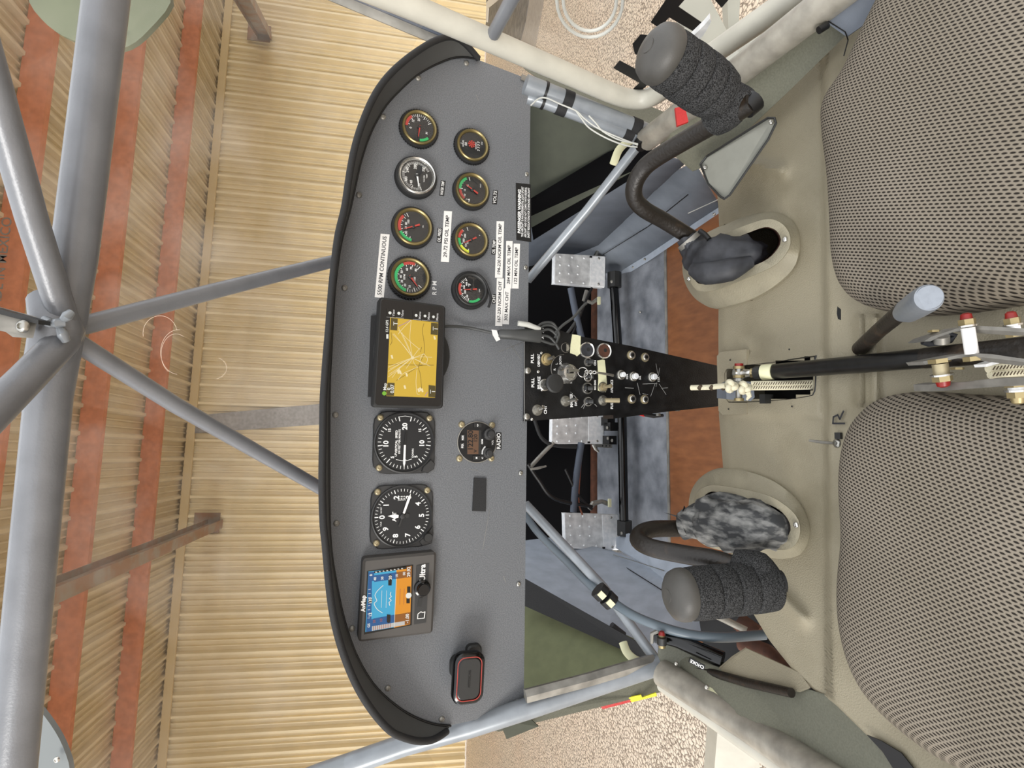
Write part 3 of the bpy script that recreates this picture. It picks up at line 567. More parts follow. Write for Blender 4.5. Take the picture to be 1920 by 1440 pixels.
mb.stroke([t+V((-.0215, 0, .0105)), t+V((-.0228, 0, .004)), t+V((-.0235, 0, 0)), t+V((-.0228, 0, -.004)), t+V((-.0210, 0, -.0095))], .0006, FN)
mk('markings', mb, 'whitemark', g, smooth=0)
p = t+FN*.0012; mk('needle', MB().prism([p+V((-.003, 0, .0012)), p+V((-.0265, 0, .0018)), p+V((-.0318, 0, .0004)), p+V((-.0265, 0, -.001)), p+V((-.003, 0, -.0012))], FN*.0005), 'white', g)
mk('needle_tail', MB().prism([p+V((-.003, 0, .001)), p+V((.014, 0, -.0006)), p+V((.014, 0, -.002)), p+V((-.003, 0, -.001))], FN*.0005), 'black', g)
mk('adjust_lug', MB().prism([c+FN*.0075+V((x, 0, z)) for x, z in ((-.0395, -.030), (-.034, -.0385), (-.027, -.0395), (-.022, -.034), (-.031, -.024), (-.037, -.022))], (0, .0074, 0), .001), 'instr', g)
g, c, t = instr(753, 967, 'altimeter with white numerals 0 to 9 above the attitude screen', (-1, -1))
mb = MB()
for k in range(50):
    d = pdir(k*7.2); M_ = k % 5 == 0; mb.stroke([t+d*R*(.86 if M_ else .89), t+d*R*.97], .0011 if M_ else .0006, FN)
for k in range(10): tx(mb, str(k), t+pdir(k*36)*R*.71+FN*.0001, XA, ZA, .0092, .03)
tx(mb, 'ALT', t+V((0, 0, .0098)), XA, ZA, .0068, .03); tx(mb, '100 FEET', t+V((.0085, 0, .0265)), XA, ZA, .0022, .01); tx(mb, 'CALIB', t+V((-.0085, 0, .0265)), XA, ZA, .0022, .01)
for i, s in enumerate(('29 7', '29 8', '29 9')): tx(mb, s, t+V((.0225, 0, .0045-i*.0034)), XA, ZA, .0034, .02)
mk('markings', mb, 'whitemark', g, smooth=0)
p = t+FN*.0018; d = pdir(109); e = d.cross(YA); mk('needle', MB().prism([p+d*.004-e*.0013, p+d*.0235-e*.0016, p+d*.0300, p+d*.0235+e*.0016, p+d*.004+e*.0013], FN*.0005), 'white', g)
mk('needle_tail', MB().prism([p+d*.004-e*.001, p-d*.013-e*.0012, p-d*.013+e*.0012, p+d*.004+e*.001], FN*.0004), 'blackplastic', g)
p = t+FN*.001; d = pdir(4); e = d.cross(YA); mk('short_needle', MB().prism([p+d*.005-e*.0016, p+d*.010-e*.0027, p+d*.0185, p+d*.010+e*.0027, p+d*.005+e*.0016], FN*.0005), 'white', g)
mk('needle_hub', MB().lathe(t, FN, [(.0032, 0), (.003, .0024), (.0015, .0028)], 20), 'instr', g); mk('counterweight', MB().lathe(t+V((.0005, 0, -.006)), FN, [(.0036, 0), (.0034, .0009)], 5), 'blackplastic', g)
mk('adjust_knob', MB().lathe(c+V((-.0275, 0, -.0325)), FN, [(.0058, 0), (.0058, .010), (.0050, .012)], 24), 'blackplastic', g)
mk('adjust_lug', MB().prism([c+FN*.006+V((x, 0, z)) for x, z in ((-.0385, -.026), (-.036, -.0385), (-.024, -.0405), (-.014, -.0395), (-.022, -.033), (-.033, -.022))], (0, .0059, 0), .001), 'instr', g)
# ---- radio
c = PY(894, 829, YP); g = thing('radio', 'small round panel radio with amber display reading 122.80', 'radio', c)
mk('face', MB().lathe(c, FN, [(.0268, 0), (.0268, .002), (.0262, .0028)], 56), 'black', g); mk('trim_ring', MB().lathe(c, FN, [(.0278, 0), (.0278, .0016), (.0268, .0018)], 56, False), 'aludull', g)
def RP(x, y, h=.003): q = PY(850+x/12, 770+y/12, YP); return q+FN*h
mk('display', MB().prism([RP(x, y, .0036) for x, y in ((300, 975), (300, 435), (555, 450), (545, 975))], (0, .001, 0)), 'lcd', g); mk('display_frame', MB().prism([RP(x, y, .0032) for x, y in ((290, 985), (290, 425), (610, 440), (600, 985))], (0, .001, 0)), 'blackplastic', g)
mb = MB(); tx(mb, '122.80', RP(372, 670, .0038), XA, ZA, .0100, .02, maxw=.027); tx(mb, '120', RP(485, 620, .0038), XA, ZA, .0072, .02); tx(mb, 'V', RP(480, 905, .0038), XA, ZA, .006, .03)
mk('digits', mb, 'black', g, smooth=0)
for x, y, w, h_, s in ((190, 610, .0085, .006, 'MODE'), (180, 790, .0085, .006, 'SQL'), (525, 330, .0055, .0105, '<>'), (500, 1060, .0055, .0105, 'M')):
    q = RP(x, y, .0038); b_ = mk('button', MB().box(q, (w, .0018, h_)), 'blackplastic', g); mb = MB(); tx(mb, s, q+FN*.0011, XA, ZA, .0034, .04, maxw=.006); mk('lettering', mb, 'whitemark', b_, smooth=0)
mb = MB(); tx(mb, 'COM', RP(635, 695), XA, ZA, .003, .05); tx(mb, 'VOL', RP(868, 715), XA, ZA, .0034, .02); tx(mb, 'IC', RP(640, 1062), XA, ZA, .003, .02); mb.stroke([RP(x, y) for x, y in ((700, 810), (665, 850), (640, 900), (635, 970))], .0018, FN); mk('markings', mb, 'whitemark', g, smooth=0)
for x, y, r, hh in ((770, 530, .0082, .014), (750, 950, .0072, .010)):
    q = RP(x, y, .0028); mk('knob', MB().lathe(q, FN, [(r*.75, 0), (r, .001), (r*.98, hh*.5), (r*.66, hh*.55), (r*.62, hh), (r*.5, hh*1.08)], 12), 'instr', g, smooth=20)
for x, y in ((185, 312), (868, 325), (135, 1075), (850, 1070)): screw(g, RP(x, y, 0), FN, .0045, 'screwtan')
# ---- hook-and-loop strip, phone mount
single('velcro_strip', MB().prism([PY(u, v, YP-.0025) for u, v in ((911, 959), (912, 897), (889, 896), (886, 958))], (0, .0023, 0)), 'blackrubber', 'black hook-and-loop fastener strip stuck below the radio', 'fastener')
c = PY(882, 1262, YP); g = thing('phone_mount', 'black magnetic phone mount with red oval line at the panel lower left', 'phone mount', c)
q = PY(873, 1245, YP); mk('base', MB().prism([q+FN*.012+XA*a+ZA*b for a, b in rrect(.030, .044, .010)], (0, .0119, 0), .002), 'blackplastic', g)
q = PY(886, 1220, YP); mk('arm', MB().prism([q+FN*.010+XA*a+ZA*b for a, b in rrect(.020, .020, .006)], (0, .0099, 0), .002), 'blackplastic', g)
mk('ball_joint', MB().tube([PY(876, 1250, YP-.012), PY(880, 1262, YP-.030)], .009, 16), 'blackgloss', g)
yq = YP-.038; q = PY(880, 1273, yq); ex = (PY(882, 1222, yq)-PY(877, 1320, yq)); wL = ex.length; ex.normalize(); ez = (ZA-ex*ex.z).normalized()
mk('pad_shell', MB().prism([q+ex*a+ez*b for a, b in rrect(wL*1.0, .040, .012)], (0, .010, 0), .0025), 'blackgloss', g, smooth=50)
mk('pad_face', MB().prism([q+FN*.0006+ex*a+ez*b for a, b in rrect(wL*.76, .026, .007)], (0, .0006, 0)), 'blackplastic', g)
P = [q+FN*.0003+ex*a+ez*b for a, b in rrect(wL*.83, .031, .009)]; mk('red_line', MB().tube(P+[P[0]], .0006, 6, False), 'dialred', g)
mb = MB(); tx(mb, 'APPS2CAR', q+FN*.0013, ex, ez, .0045, .01); mk('lettering', mb, 'black', g, smooth=0)
# ---- screens: bilinear surface from four corners (left-bottom, right-bottom, right-top, left-top)
class Scr:
    def __init__(s, cs, y): s.c = [PY(u, v, y) for u, v in cs]
    def __call__(s, a, b, h=0): c = s.c; return (c[0]*(1-a)*(1-b)+c[1]*a*(1-b)+c[2]*a*b+c[3]*(1-a)*b)+FN*h
    def rect(s, a0, b0, a1, b1, h): return [s(a0, b0, h), s(a1, b0, h), s(a1, b1, h), s(a0, b1, h)]
def rr(S, a0, b0, a1, b1, h, r=.05, asp=1.5):
    pts = []; 
    for cx_, cy_, A in ((a1-r, b1-r*asp, 0), (a0+r, b1-r*asp, 90), (a0+r, b0+r*asp, 180), (a1-r, b0+r*asp, 270)):
        for k in range(5): t = math.radians(A+90*k/4); pts.append(S(cx_+r*math.cos(t), cy_+r*asp*math.sin(t), h))
    return pts
# map navigator
S = Scr([(831, 766), (836, 573), (711, 556), (698, 763)], YP-.034)
g = thing('map_navigator', 'black tablet-like navigator showing a yellow moving map', 'navigator', S(.5, .5, -.02))
mk('case', MB().prism(rr(S, 0, 0, 1, 1, 0, .035), (0, .016, 0), .002), 'blackplastic', g, smooth=40)
mk('glass_front', MB().prism(rr(S, .02, .035, .98, .965, .0008, .03), (0, .001, 0)), 'blackgloss', g)
mk('back_mount', MB().lathe(PY(772, 665, YP), FN, [(.050, 0), (.050, .004), (.030, .008), (.020, .018)], 48), 'blackplastic', g)
mk('backing_pad', MB().prism([PY(u, v, YP-.003) for u, v in ((712, 745), (712, 590), (696, 592), (690, 744))], (0, .0028, 0)), 'blackrubber', g)
def GP(x, y, h=.0011):                                       # crop pixel (6x, origin 680,540) on the screen plane
    return PY(680+x/6, 540+y/6, YP-.034-h)
mk('map', MB().prism([GP(x, y, .0012) for x, y in ((815, 1235), (850, 390), (310, 330), (268, 1215))], (0, .0004, 0)), 'scryellow', g, smooth=0)
mb = MB(); cxy = (560, 785)
for e in ((400, 440), (350, 510), (440, 500), (545, 360), (340, 520), (290, 890), (285, 940), (290, 1000), (330, 1010), (300, 970), (310, 910), (490, 905), (640, 680), (690, 740), (780, 780), (760, 880), (620, 890), (720, 860)):
    m1 = ((cxy[0]+e[0])/2+random.uniform(-22, 22), (cxy[1]+e[1])/2+random.uniform(-14, 14)); mb.stroke(smooth_path([GP(*cxy, .0015), GP(*m1, .0015), GP(*e, .0015)], 5), .00045, FN)
for P in (((540, 365), (430, 480), (400, 520)), ((640, 690), (520, 590), (400, 470)), ((610, 920), (600, 1050), (610, 1180), (640, 1200)), ((690, 740), (730, 800), (700, 860), (650, 830), (660, 770), (690, 740)), ((400, 1030), (460, 960), (620, 890))): mb.stroke(smooth_path([GP(*p, .0015) for p in P], 5), .0005, FN)
for k in range(10): a = k*.63; mb.stroke([GP(cxy[0]+18*math.cos(a), cxy[1]+18*math.sin(a), .0016), GP(cxy[0]-16*math.cos(a+.8), cxy[1]-16*math.sin(a+.8), .0016)], .0006, FN)
for x, y in ((330, 775), (495, 975), (410, 930), (425, 950), (475, 1115), (400, 945), (630, 1150), (650, 1140), (670, 1150), (810, 560)): mb.stroke([GP(x-4, y-14, .0016), GP(x+4, y+14, .0016)], .0022, FN)
mk('track_lines', mb, 'scrline', g, kind='stuff', smooth=0)
mb = MB()
for P in (((690, 400), (670, 480), (690, 600), (690, 740), (630, 880), (650, 980), (665, 1150)), ((280, 862), (800, 868)), ((320, 500), (330, 600), (310, 640)), ((380, 1040), (470, 985), (600, 900), (620, 880), (700, 865)), ((650, 720), (665, 665))): mb.stroke(smooth_path([GP(*p, .0014) for p in P], 4), .00045, FN)
mk('road_lines', mb, 'mapdark', g, kind='stuff', smooth=0)
mb = MB(); mb.stroke(smooth_path([GP(*p, .0014) for p in ((400, 430), (470, 400), (535, 362))], 4), .0006, FN); mb.stroke([GP(700, 1215, .0014), GP(730, 1170, .0014)], .0006, FN); mk('border_line', mb, 'scrmauve', g, smooth=0)
for q in (((318, 335), (395, 345), (388, 478), (310, 470)), ((770, 390), (848, 398), (842, 530), (765, 522)), ((280, 1065), (360, 1068), (352, 1212), (270, 1212)), ((742, 1092), (818, 1100), (815, 1232), (740, 1226))):
    mk('data_field', MB().prism([GP(x, y, .0016) for x, y in (q[3], q[2], q[1], q[0])], (0, .0003, 0)), 'scrolive', g, smooth=0)
for s, x, y, z in (('---', 345, 400, .005), ('1', 375, 400, .0065), ('---', 790, 455, .005), ('1', 828, 460, .0065), ('0', 295, 1135, .0055), ('0.07', 335, 1135, .0062), ('---', 760, 1165, .005), ('1', 800, 1165, .006), ('Map', 252, 1110, .0052), ('12.4 GPS', 276, 430, .0042)):
    mk('screen_text', tx(MB(), s, GP(x, y, .0020), XA, ZA, z, .02), 'scrwhite', g, smooth=0)
mk('battery_icon', MB().prism([GP(x, y, .0016) for x, y in ((266, 570), (266, 520), (290, 520), (290, 570))], FN*.0001), 'scrwhite', g, smooth=0)
mb = MB().lathe(GP(243, 1185, .0015), FN, [(.0026, 0), (.0025, .0002)], 16); mk('globe_icon', mb, 'scrgreen', g)
for x, y in ((315, 280), (415, 285), (610, 308), (710, 315), (805, 325)):
    w, h_ = 46, 52; q = [GP(x-w, y+h_-8, .0014), GP(x-w, y-h_, .0014), GP(x+w, y-h_+8, .0014), GP(x+w, y+h_, .0014)]
    b_ = mk('menu_key', MB().prism(q, (0, .0002, 0)), 'scrdark', g, smooth=0); mk('key_icon', MB().lathe(GP(x-8, y, .0016), FN, [(.0019, 0), (.0018, .0002)], 6 if x > 600 else 16), 'scrwhite', b_)
    mb = MB(); tx(mb, 'Menu' if x > 500 else 'View', GP(x+34, y, .0016), XA, ZA, .0042, .02); mb.stroke([GP(x-w, y+h_-6, .0016), GP(x+w, y+h_+2, .0016)], .0004, FN); mk('lettering', mb, 'scrgrey', b_, smooth=0)
# attitude display
S = Scr([(812, 1188), (819, 1035), (681, 1048), (672, 1205)], YP-.018)
g = thing('attitude_display', 'grey-cased attitude display with blue sky and orange ground screen', 'display', S(.5, .5, -.01))
mk('case', MB().prism(rr(S, 0, 0, 1, 1, 0, .045, 1.0), (0, .0178, 0), .003), 'casegrey', g, smooth=40)
def EP(x, y, h=.0): return PY(660+x/7.2, 1020+y/7.2, YP-.018-h)
def eq(mat_, q, h, name, par=g): return mk(name, MB().prism([EP(x, y, h) for x, y in q], (0, .0003, 0)), mat_, par, smooth=0)
sf = eq('blackgloss', ((805, 1095), (825, 282), (205, 370), (165, 1222)), .0006, 'screen')
eq('scrblue', ((566, 1125), (600, 330), (222, 372), (180, 1190)), .001, 'sky'); eq('scrorange', ((785, 1085), (808, 295), (600, 330), (566, 1130)), .001, 'ground')
eq('scrblue2', ((190, 1190), (268, 1175), (300, 375), (222, 380)), .0013, 'heading_tape'); eq('scrdark', ((300, 395), (735, 335), (738, 303), (300, 370)), .0016, 'engine_tape')
eq('scrblue', ((270, 500), (300, 500), (290, 1010), (262, 1015)), .0016, 'tape_fade')
eq('scrblue2', ((290, 515), (598, 470), (602, 380), (296, 425)), .0012, 'altitude_tape'); eq('scrbrown', ((600, 472), (738, 452), (738, 362), (602, 380)), .0012, 'altitude_tape'); eq('scrbrown', ((738, 455), (802, 445), (806, 298), (738, 305)), .0014, 'altitude_field')
eq('scrblue2', ((270, 1110), (570, 1060), (572, 955), (276, 1008)), .0012, 'speed_tape'); eq('scrbrown', ((570, 1060), (712, 1040), (714, 935), (574, 955)), .0012, 'speed_tape'); eq('scrgrey', ((268, 1172), (712, 1092), (712, 1040), (270, 1112)), .0014, 'trend_tape'); eq('scrbrown', ((712, 1092), (782, 1085), (790, 920), (714, 935)), .0014, 'speed_field')
mb = MB()
for k in range(9): mb.stroke([EP(290+k*28, 1168-k*5, .0018), EP(290+k*28, 1112-k*5, .0018)], .0007, FN)
mk('trend_ticks', mb, 'scrpink', g, smooth=0)
for q in (((490, 560), (535, 560), (540, 480), (540, 425), (518, 408), (498, 425), (490, 490)), ((470, 1055), (495, 1070), (518, 1055), (520, 955), (472, 950))): eq('scrdark', q[::-1], .002, 'pointer_box')
for q in (((735, 800), (780, 800), (780, 735), (735, 735)), ((745, 660), (790, 660), (790, 575), (745, 575)), ((220, 800), (270, 800), (275, 740), (225, 740))): eq('scrdark', q, .002, 'slip_bar')
mb = MB()
mb.lathe(EP(765, 695, .0018), FN, [(.0036, 0), (.0034, .0002)], 20)
for x in (395, 460): mb.stroke([EP(x, 860, .0016), EP(x+8, 630, .0016)], .0004, FN)
mb.stroke([EP(a, b, .0018) for a, b in ((510, 830), (500, 790), (530, 760), (505, 735), (530, 710), (515, 680), (525, 650))], .0008, FN)
mb.stroke(smooth_path([EP(a, b, .0017) for a, b in ((410, 930), (350, 890), (318, 850), (300, 800), (335, 765), (310, 700), (330, 650), (375, 600), (420, 560))], 3), .0007, FN)
mb.stroke([EP(570, 1125, .0016), EP(600, 470, .0016)], .0004, FN)
for k in range(8): mb.stroke([EP(212+k*1.5, 1000-k*55, .0018), EP(240+k*1.5, 996-k*55, .0018)], .0005, FN)
for s, x, y, z in (('0', 258, 420, .0045), ('12', 248, 955, .005), ('135', 248, 765, .005), ('48', 312, 470, .004), ('30', 410, 462, .004), ('20', 518, 455, .005), ('10', 605, 430, .004), ('00', 705, 400, .004), ('29.92', 768, 375, .0055), ('-1.00', 748, 1005, .0055), ('GS', 228, 1100, .004)): tx(mb, s, EP(x, y, .0023), XA, ZA, z, .03)
for k in range(8): tx(mb, 'F', EP(330+k*50, 380-k*7, .0019), XA, ZA, .003, .04)
mk('screen_marks', mb, 'scrwhite', g, smooth=0)
mb = MB()
for x in (645, 700): mb.stroke([EP(x, 815, .0016), EP(x+6, 605, .0016)], .0005, FN)
tx(mb, '20', EP(300, 1045, .0018), XA, ZA, .004); tx(mb, '10', EP(395, 1030, .0018), XA, ZA, .004); mk('pitch_lines', mb, 'scrpink', g, smooth=0)
mk('key_panel', MB().prism([EP(x, y, .0008) for x, y in ((1000, 1060), (1040, 262), (870, 292), (840, 1085))], (0, .0004, 0)), 'instr', g, smooth=0)
mk('knob', MB().lathe(EP(945, 590, 0), FN, [(.0105, 0), (.0100, .004), (.0078, .005), (.0078, .010), (.0066, .0115)], 28), 'blackgloss', g)
mk('card_slot', MB().prism([EP(x, y, .0014) for x, y in ((935, 850), (955, 725), (905, 730), (885, 840))], (0, .0006, 0)), 'blackplastic', g)
mb = MB(); P = ((885, 1010), (975, 1000), (985, 915), (955, 925), (930, 915), (890, 945), (885, 1010)); mb.stroke([EP(*p, .0014) for p in P], .0009, FN); tx(mb, 'Ultra', EP(955, 388, .0014), V((1, 0, 0)), ZA, .0098, .03); tx(mb, 'AvMap', EP(155, 805, .0010), XA, ZA, .0068, .04)
mk('lettering', mb, 'white', g, smooth=0)
WR_O = [(1287, 500), (1290, 522), (1307, 545), (1340, 545), (1400, 522), (1450, 500), (1472, 480), (1484, 455), (1478, 430), (1460, 414), (1437, 410), (1400, 421), (1350, 441), (1310, 460), (1292, 478)]
WR_I = [(1297, 498), (1300, 515), (1312, 532), (1345, 525), (1395, 505), (1435, 488), (1455, 470), (1464, 452), (1458, 436), (1446, 428), (1430, 427), (1395, 440), (1350, 458), (1315, 474), (1302, 484)]
WR_M = [(1285, 510), (1295, 540), (1315, 562), (1350, 575), (1410, 560), (1460, 530), (1492, 495), (1498, 450), (1488, 420), (1462, 402), (1430, 400), (1390, 410), (1345, 430), (1305, 452), (1288, 475)]
WL_O = [(1300, 950), (1303, 930), (1312, 917), (1332, 909), (1360, 911), (1410, 920), (1447, 931), (1477, 950), (1496, 970), (1502, 992), (1497, 1015), (1480, 1030), (1450, 1031), (1390, 1020), (1330, 1008), (1306, 985)]
WL_I = [(1316, 950), (1318, 935), (1326, 926), (1340, 922), (1385, 931), (1435, 944), (1460, 956), (1475, 971), (1482, 990), (1476, 1005), (1460, 1016), (1440, 1016), (1390, 1007), (1340, 996), (1322, 980)]
WL_M = [(1296, 960), (1300, 925), (1318, 898), (1350, 882), (1400, 884), (1455, 905), (1495, 940), (1515, 980), (1514, 1010), (1498, 1038), (1460, 1046), (1400, 1036), (1330, 1022), (1300, 995)]
HC = [(1362, 694), (1370, 690), (1440, 682), (1518, 671), (1524, 676), (1524, 730), (1510, 742), (1440, 750), (1372, 752), (1362, 745)]
def inpoly(P, u, v):
    c = False; n = len(P)
    for i in range(n):
        a, b = P[i], P[(i+1) % n]
        if (a[1] > v) != (b[1] > v) and u < (b[0]-a[0])*(v-a[1])/(b[1]-a[1])+a[0]: c = not c
    return c
def WELL(u, v): return inpoly(WR_M, u, v) or inpoly(WL_M, u, v)
# ================================================================== CONSOLE
YC = YP-.006
def C(u, v, h=0): return PY(u, v, YC-h)
co = thing('switch_console', 'black tapering centre switch console hanging below the panel', 'console', C(1160, 720))
mk('console_face', MB().prism([C(*p) for p in ((982, 790), (1150, 778), (1200, 772), (1365, 756), (1365, 690), (1180, 648), (1075, 628), (1030, 612), (985, 612))], (0, .003, 0)), 'console', co, smooth=0)
mk('console_flange', MB().prism([C(*p, -.004) for p in ((1150, 785), (1250, 772), (1365, 760), (1365, 752), (1250, 765), (1150, 776))], (0, .03, 0)), 'console', co, smooth=0)
mb = MB()
for P in (((1195, 718), (1200, 740)), ((1228, 720), (1220, 743)), ((1236, 720), (1249, 740)), ((1172, 727), (1188, 728)), ((1230, 682), (1233, 700)), ((1205, 720), (1232, 719)), ((1097, 758), (1094, 766)), ((1100, 752), (1090, 764)), ((1115, 758), (1119, 762)), ((1070, 735), (1084, 750)), ((1237, 690), (1230, 725)), ((983, 630), (983, 790)), ((1205, 738), (1215, 740)), ((1240, 728), (1252, 727))): mb.stroke([C(u, v, .0004) for u, v in P], .0007, FN)
mk('scratches', mb, 'scratch', co, kind='stuff', smooth=0)
for u, v in ((989, 695), (987, 781)): screw(co, C(u, v), FN, .005, 'steel', hole=False)
for u, v in ((1015, 662), (1009, 697), (1016, 731), (997, 786)): screw(co, C(u, v), FN, .0022, 'chrome', 'rivet')
for u, v in ((1234, 775), (1270, 766), (1288, 763)): mk('nut', MB().lathe(C(u, v, -.01), V((-1, 0, 0)), [(.004, 0), (.004, .004)], 6), 'steel', co)
def cpl(q, s, size): return placard(q, s, 'black', 'whitemark', size, parent=co, y=YC, bold=.03)
cpl([(1003, 687), (1003, 658), (993, 658), (993, 687)], 'PULL', .0060); cpl([(1015, 689), (1015, 663), (1005, 663), (1005, 689)], 'CABIN HEAT', .0052)
cpl([(1004, 732), (1004, 704), (994, 703), (994, 732)], 'PULL', .0060); cpl([(1015, 732), (1015, 704), (1006, 704), (1006, 732)], 'BRAKE', .0060)
cpl([(1027, 777), (1027, 760), (1018, 760), (1018, 777)], 'CHT', .0062); cpl([(1076, 765), (1075, 737), (1067, 736), (1067, 765)], 'MASTER', .0062); cpl([(1082, 765), (1082, 748), (1077, 748), (1077, 765)], 'SW', .005)
cpl([(1119, 686), (1119, 675), (1112, 675), (1112, 686)], 'ON', .0050); cpl([(1119, 732), (1119, 712), (1112, 712), (1112, 732)], 'SIG ENG', .0042); cpl([(1151, 738), (1151, 711), (1143, 711), (1143, 738)], 'AVIONICS', .0056); cpl([(1151, 768), (1151, 745), (1143, 745), (1143, 768)], 'FUEL P', .0056)
cpl([(1179, 712), (1179, 701), (1172, 701), (1172, 712)], '10A', .005); cpl([(1203, 714), (1203, 703), (1196, 703), (1196, 714)], '5A', .005); cpl([(1238, 717), (1238, 706), (1231, 706), (1231, 717)], '15A', .005)
cpl([(1022, 638), (1022, 628), (1013, 628), (1013, 638)], 'A', .005); cpl([(1022, 625), (1022, 614), (1013, 614), (1013, 625)], 'AU', .005)
# ignition switch and keys
c = C(1062, 700); g = thing('ignition_switch', 'round ignition key switch with chrome barrel and OFF lettering', 'switch', c)
mk('dial_plate', MB().lathe(c+V((.006, 0, .004)), FN, [(.021, 0), (.021, .001)], 40), 'black', g); P = [c+V((.006, 0, .004))+FN*.001+pdir(a)*.0208 for a in range(-95, 96, 8)]
mk('plate_rim', MB().tube(P, .0004, 6), 'steel', g)
mk('barrel', MB().lathe(c, FN, [(.0150, .001), (.0140, .004), (.0125, .006), (.0122, .012), (.0108, .014), (.008, .0145), (.0075, .013)], 36), 'chrome', g); mk('key_slot', MB().box(c+FN*.0145, (.002, .001, .008)), 'black', g)
mb = MB()
for s, a in (('OFF', -50), ('R', 5), ('L', 35), ('BOTH', 62), ('ST', -120)): tx(mb, s, c+V((.003, 0, .002))+FN*.0013+pdir(a)*.0172, XA, ZA, .0045, .03)
mk('lettering', mb, 'whitemark', g, smooth=0)
g = thing('key_ring', 'steel ring and chain of keys hanging from the ignition switch', 'keys', C(1090, 697, .016))
K = lambda u, v, h=.016: C(u, v, h)
mk('key', MB().prism([K(1066, 692), K(1072, 690), K(1084, 693), K(1086, 697), K(1072, 697), K(1066, 699)], (0, -.0016, 0)), 'steel', g)
def ring(c, r, w, name='split_ring', tilt=0): 
    P = [c+V((math.cos(a)*r, math.sin(a)*tilt*r, math.sin(a)*r)) for a in [2*PI*k/24 for k in range(25)]]; mk(name, MB().tube(P, w, 8, False), 'chrome', g, smooth=60)
ring(K(1093, 698), .0068, .0006, tilt=.3); ring(K(1102, 706), .0070, .0006, tilt=-.3)
for k in range(6): ring(K(1100+k*3.6, 697+k*.3), .0019, .0007, 'chain_link', .8*(-1)**k)
mk('key_fob', MB().tube([K(1121, 699), K(1135, 701), K(1150, 704)], [.0016, .0018, .0020]), 'steel', g)
# pull knobs
c = C(1020, 722); g = thing('brake_pull', 'black mushroom pull knob for the brake', 'knob', c)
mk('collar', MB().lathe(c, FN, [(.0085, 0), (.0085, .003), (.0072, .004), (.0072, .010)], 20), 'steel', g); mk('shaft', MB().lathe(c, FN, [(.0050, .01), (.0050, .030)], 16), 'blackgloss', g)
mk('knob_head', MB().lathe(c+FN*.028, FN, [(.006, 0), (.0125, .004), (.0130, .008), (.011, .010), (.002, .0108)], 32), 'blackplastic', g)
c = C(1024, 674); g = thing('cabin_heat_control', 'brass-collared pull cable for the cabin heat', 'knob', c)
mk('collar', MB().lathe(c, FN, [(.0088, 0), (.0088, .0025), (.0068, .003), (.0068, .007), (.004, .008)], 20), 'brassnut', g); mk('shaft', MB().tube([c+FN*.007, c+FN*.018+V((.001, 0, -.003))], .0028, 12), 'steel', g)
def toggle(u, v, label, d, L_=.014, name='toggle_switch', mc='steel', r=.0062):
    c = C(u, v); g = thing(name, label, 'switch', c, 'toggle switches on the centre console')
    mk('washer', MB().lathe(c, FN, [(r*1.25, 0), (r*1.25, .0010)], 24), 'steel', g); mk('nut', MB().lathe(c+FN*.001, FN, [(r*1.05, 0), (r*1.05, .0028)], 6), mc, g, smooth=20); mk('bushing', MB().lathe(c+FN*.0038, FN, [(r*.66, 0), (r*.66, .004), (r*.4, .0042)], 18), mc, g)
    d = V(d).normalized(); p = c+FN*.006; mk('lever', MB().tube([p, p+d*L_*.7, p+d*L_*.95, p+d*L_], [.0015, .0026, .0030, .0016], 12), mc, g)
toggle(1007, 769, 'toggle switch labelled CHT at the console top left corner', (.5, -1, -.4), .010)
toggle(1060, 752, 'master toggle switch beside the worn paint patch', (.1, -1, -.6), .016)
toggle(1130, 726, 'avionics toggle switch against the masking tape', (.1, -1, -.5), .012, mc='screwtan')
toggle(1130, 751, 'fuel pump toggle switch with long silver sleeve lever', (0, -.45, -1), .0, name='toggle_switch')
g = [o for o in bpy.data.objects if o.get('label', '').startswith('fuel pump')][0]; p = base_of(g)+FN*.007; mk('lever_sleeve', MB().tube([p, p+V((0, -.006, -.020))], [.0034, .0036], 14), 'screwtan', g)
for u, v, r, lb in ((1102, 679, .0058, 'small dark indicator lamp next to the ON placard'), (1102, 706, .0062, 'dark indicator lamp half hidden behind the key ring'), (1101, 728, .0078, 'chrome-rimmed indicator lamp beside the avionics switch'), (1102, 753, .0062, 'black indicator lamp nearest the fuel pump switch')):
    c = C(u, v); g = thing('indicator_lamp', lb, 'lamp', c, 'indicator lamps on the console'); mk('rim', MB().lathe(c, FN, [(r*1.1, 0), (r*1.1, .002), (r, .003), (r*.82, .0025)], 28, False), 'steel' if r > .007 else 'aludull', g)
    mk('lens', MB().lathe(c, FN, [(r*.84, 0), (r*.84, .0015), (r*.6, .003), (r*.2, .004)], 24), 'blackgloss', g); mk('lens_tip', MB().tube([c+FN*.002, c+FN*.006+V((0, 0, -.006))], [.0035, .004], 14), 'blackplastic', g)
for i, (u, v) in enumerate(((1100, 656.5), (1132, 658))):
    c = C(u, v); g = thing('power_socket', ('upper', 'lower')[i] + ' round power socket with bright metal rim', 'socket', c, 'power sockets'); mk('rim', MB().lathe(c, FN, [(.0120, 0), (.0120, .002), (.0112, .003), (.0098, .002), (.0095, .0004)], 40, False), 'chrome', g); mk('well', MB().lathe(c, FN, [(.0097, .0012), (.0096, .0013)], 32), 'boot' if i == 0 else 'brownstrip', g)
    mk('contact', MB().lathe(c+V((.001, 0, -.002)), FN, [(.003, .001), (.0028, .0016)], 16), 'blackplastic', g)
